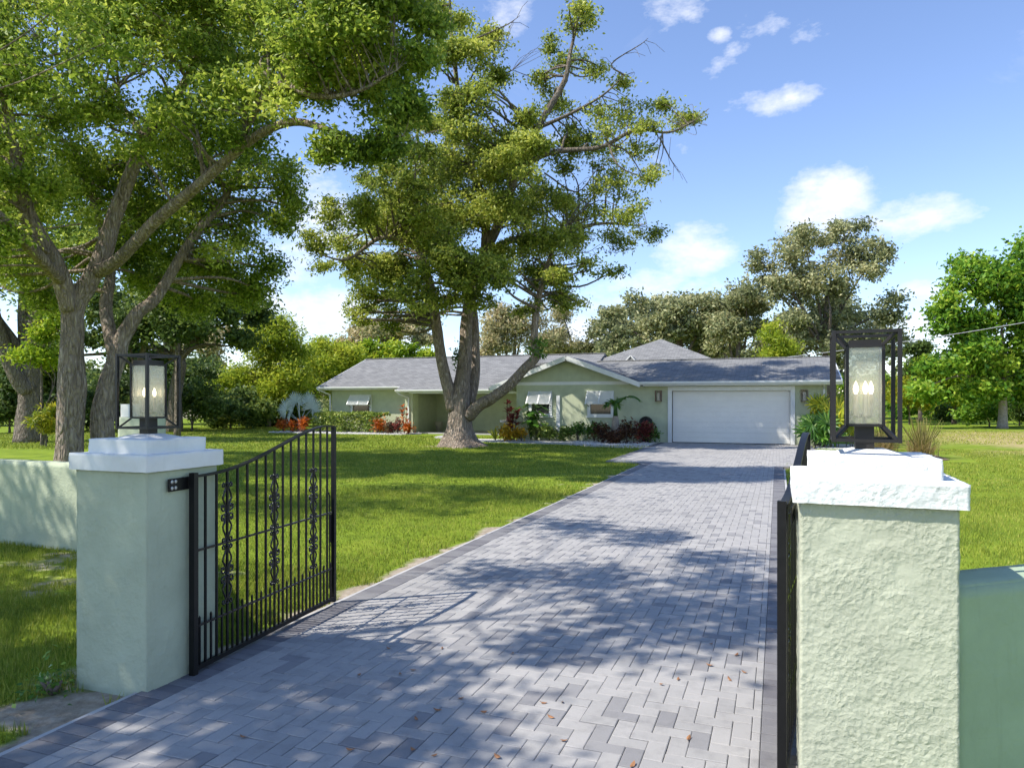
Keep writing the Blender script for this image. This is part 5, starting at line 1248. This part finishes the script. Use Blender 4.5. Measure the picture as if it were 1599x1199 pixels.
tw = lambda a, b, c: RGT*a - FWD*b + Vector((0, 0, c))
for a, b, c, st, R, fc in ((-.75, .25, .70, 1.05, .72, (-.45, .85, .15)), (.72, .2, .78, 1.05, .72, (.4, .85, .1)), (-.30, -.15, 1.15, 1.18, .66, (-.1, .95, -.05)), (.34, -.3, 1.2, 1.25, .62, (.45, .8, .1)), (-.95, -.6, .45, .95, .62, (-.8, .5, .3)), (.03, .5, .85, .80, .55, (.92, -.2, .1)), (1.1, -.5, .40, .95, .62, (.6, .6, .5))):
    fan_frond(e, (bx_, by_, .6), tw(a, b, c), st, R, M['leaf_silver'], r5, tw(*fc), 24, 285, 'frond', None, .62)
# lady palms right of the garage
for i, (x, y, h, lab) in enumerate(((1.95, 29.55, 1.75, 'taller lime green lady palm right of the garage'), (1.55, 29.15, .95, 'lower green lady palm at the garage corner'), (2.75, 29.9, 1.6, 'lime lady palm seen through the right lantern'))):
    e = empty('lady_palm', (x, y, .04), lab, 'palm', 'lady palms beside the garage')
    for k in range(12):
        a = r5.uniform(0, 6.28); q = r5.uniform(.05, .38); hh = h*r5.uniform(.35, 1.0); p0 = (x+q*math.cos(a), y+q*math.sin(a), .02); p1 = (x+q*1.3*math.cos(a), y+q*1.3*math.sin(a), hh)
        MB().tube([p0, p1], [.018, .014], 5).build('cane', M['bark_far'], e)
        for j in range(5):
            b = r5.uniform(0, 6.28); d = Vector((math.cos(b), math.sin(b), r5.uniform(.1, .8)))
            fan_frond(e, p1, d, r5.uniform(.12, .3), r5.uniform(.42, .6), M['leaf_lime'] if i != 1 else M['leaf_green'], r5, (r5.normal()*.5, -.75+r5.normal()*.3, .45+r5.normal()*.25), 9, 210, 'frond', None, .6)
# fountain grasses by the right gate
for i, (x, y, h, n, lab) in enumerate(((4.15, 24.9, 1.05, 420, 'tan fountain grass right of the right lantern'), (3.2, 25.4, .95, 340, 'tan fountain grass seen through the right lantern'), (2.7, 24.6, .7, 200, 'smallest tan fountain grass left in the pebble ring'))):
    T = Tree('fountain_grass', (x, y, .04), lab, 'ornamental grass', 'fountain grasses in the pebble ring', 130+i); r = T.r; V = []; tn = []
    for k in range(n):
        a = r.uniform(0, 6.28); el = math.radians(r.uniform(38, 88)); L = h*r.uniform(.6, 1.3); d = np.array([math.cos(a)*math.cos(el), math.sin(a)*math.cos(el), math.sin(el)]); sd = np.array([-math.sin(a), math.cos(a), 0])*.007
        b = np.array([x+.12*r.normal(), y+.12*r.normal(), .04]); t_ = r.random(); pr = None
        for j in range(5):
            t = j/4; p = b+d*L*t+np.array([0, 0, -.55*L*t*t*math.cos(el)]); p[2] = max(p[2], .05); w = sd*(1-.8*t)*1.6
            if pr is not None: V += [pr[0], pr[1], p+w, p-w]; tn.append(t_)
            pr = (p-w, p+w)
    tag(link('blades', np_mesh('blades', np.array(V), 4, np.array(tn)), M['leaf_straw'], T.root), kind='stuff')
    q = r.uniform(0, 6.28, 26)
    m = MB()
    for a in q:
        L = h*r.uniform(1.0, 1.35); el = math.radians(r.uniform(58, 86)); tp = Vector((x+L*math.cos(a)*math.cos(el), y+L*math.sin(a)*math.cos(el), L*math.sin(el))); md = Vector((x, y, .04)).lerp(tp, .72); m.tube([(x, y, .04), md, tp], [.004, .014, .004], 4)
    tag(m.build('plumes', M['leaf_straw'], T.root), kind='stuff')

# ------------------------------------------------------------------ lawn grass
def grass():
    r = np.random.default_rng(55)
    def region(x0, x1, y0, y1, dens, hgt, wid, keep):
        n = int((x1-x0)*(y1-y0)*dens); x = r.uniform(x0, x1, n); y = r.uniform(y0, y1, n)
        d = -math.sin(YAW)*x + math.cos(YAW)*y; xc = math.cos(YAW)*x+math.sin(YAW)*y
        k = (d > 1.5) & (np.abs(xc/np.maximum(d, .1)) < .95)                     # a margin all round the view
        k &= ~((x > drive_left(y)-.06) & (x < drive_right(y)+.06))
        b = bare_noisy(x, y)
        k &= b < .44
        k &= ~((x > -11.4) & (y > 27.0+.0*x) & (x < 3.4) & (y > 28.3)) & ~((x < -11) & (y > 32.4) & (x > -27.3)) & ~((x > 2.1) & (x < 5.4) & (y > 23.4) & (y < 27))
        k &= ~((x > -16.6) & (x < -4.5) & (np.abs(y-(28.1+np.clip(-x-11, 0, 9)*.9)) < .8))
        for (px0, py0, w, dp) in (PIL_L, PIL_R, PIL_F): k &= ~((x > px0-.03) & (x < px0+w+.03) & (y > py0-.03) & (y < py0+dp+.03))
        k &= keep(x, y, d)
        x, y = x[k], y[k]; n = len(x)
        thin = 1-.35*dry_amount(x, y)
        a = r.uniform(0, 6.283, n); h = hgt*r.uniform(.55, 1.3, n)*(.7+.6*vnoise(x, y, 1.1, 5))*thin; w = wid*r.uniform(.7, 1.3, n); ln = r.normal(0, .55, n)
        cx, sx = np.cos(a)*w/2, np.sin(a)*w/2; tx = x+np.cos(a+1.57)*h*ln; ty = y+np.sin(a+1.57)*h*ln
        z = np.full(n, -.012)
        v = np.stack([np.stack([x-cx, y-sx, z], 1), np.stack([x+cx, y+sx, z], 1), np.stack([tx, ty, h], 1)], 1).reshape(-1, 3)
        tone = np.clip(r.normal(.46, .25, n)+.30*dry_amount(x, y)+.10*(vnoise(x, y, .5, 8)-.5), 0, 1)
        return v, tone
    parts = [region(-9, -3.3, .3, 6.2, 3000, .048, .0075, lambda x, y, d: d < 9),
             region(-11, -3.3, 3.5, 16, 1500, .044, .009, lambda x, y, d: (d >= 5.5) & (d < 14) & ((y > 6.1) | (x > -6.5))),
             region(.1, 12, 3.6, 19, 1200, .045, .009, lambda x, y, d: (d < 14)),
             region(-20, -3.3, 8, 26, 400, .046, .018, lambda x, y, d: (d >= 13) & (d < 27)), region(.1, 20, 10, 30, 360, .05, .02, lambda x, y, d: (d >= 13.5) & (d < 30)),
             region(-40, -4, 18, 44, 110, .07, .04, lambda x, y, d: (d >= 26) & (d < 48)), region(1.9, 34, 26, 50, 55, .07, .045, lambda x, y, d: d >= 29)]
    v = np.concatenate([p[0] for p in parts]); t = np.concatenate([p[1] for p in parts])
    print('grass blades', len(t))
    o = link('lawn_grass', np_mesh('lawn_grass', v, 3, t), M['grass']); tag(o, 'short green lawn grass around the driveway', 'grass', kind='stuff')
grass()

# weeds at the foot of the left pillar
shrub('weed', -4.02, 2.99, .10, .11, M['leaf_green'], 'small green weed at the foot of the left gate pillar', 120, .045, 150, None, .5, 3, 0.0)
# ------------------------------------------------------------------ fallen leaves on the pavers
r9 = np.random.default_rng(99)
spots = [(607, 1012), (645, 1046), (560, 1053), (625, 1012+40), (683, 1108), (650, 1122), (755, 1111), (848, 1073+24), (878, 1096), (860, 1119), (880, 1156), (777, 1181), (645, 1170), (678, 1179), (988, 1199-5), (1033, 1068), (1059, 1060), (1139, 1060), (1150, 1022), (1108, 1038), (1162, 1049), (1075, 1152), (547, 1170), (720, 1090), (1110, 1005), (690, 1012), (800, 1020), (380, 1150), (330, 1110), (463, 1083), (470, 1155), (765, 985), (940, 1150), (1010, 1120), (900, 930), (1040, 900), (820, 960)]
for (px, py) in spots[:28]:
    g = G(px, py*1.0); L = r9.uniform(.035, .055); w = L*.42; cu = L*.22
    me = MB().add([(-L/2, 0, cu), (-L*.15, w/2, .002), (L*.2, w*.45, .002), (L/2, 0, cu*.7), (L*.2, -w*.45, .002), (-L*.15, -w/2, .002), (-L*.15, 0, .006), (L*.2, 0, .006)], [(0, 6, 1), (1, 6, 7, 2), (2, 7, 3), (0, 5, 6), (5, 4, 7, 6), (4, 3, 7)]).mesh('fallen_leaf')
    o = link('fallen_leaf', me, M['fallen']); k = (CAM_H-TOP-.004)/CAM_H; o.location = (g.x*k, g.y*k, TOP+.004); o.rotation_euler = (r9.normal()*.15, r9.normal()*.15, r9.uniform(0, 6.28))
    tag(o, 'small dry brown leaf lying on the grey driveway pavers', 'leaf', 'fallen leaves on the driveway')
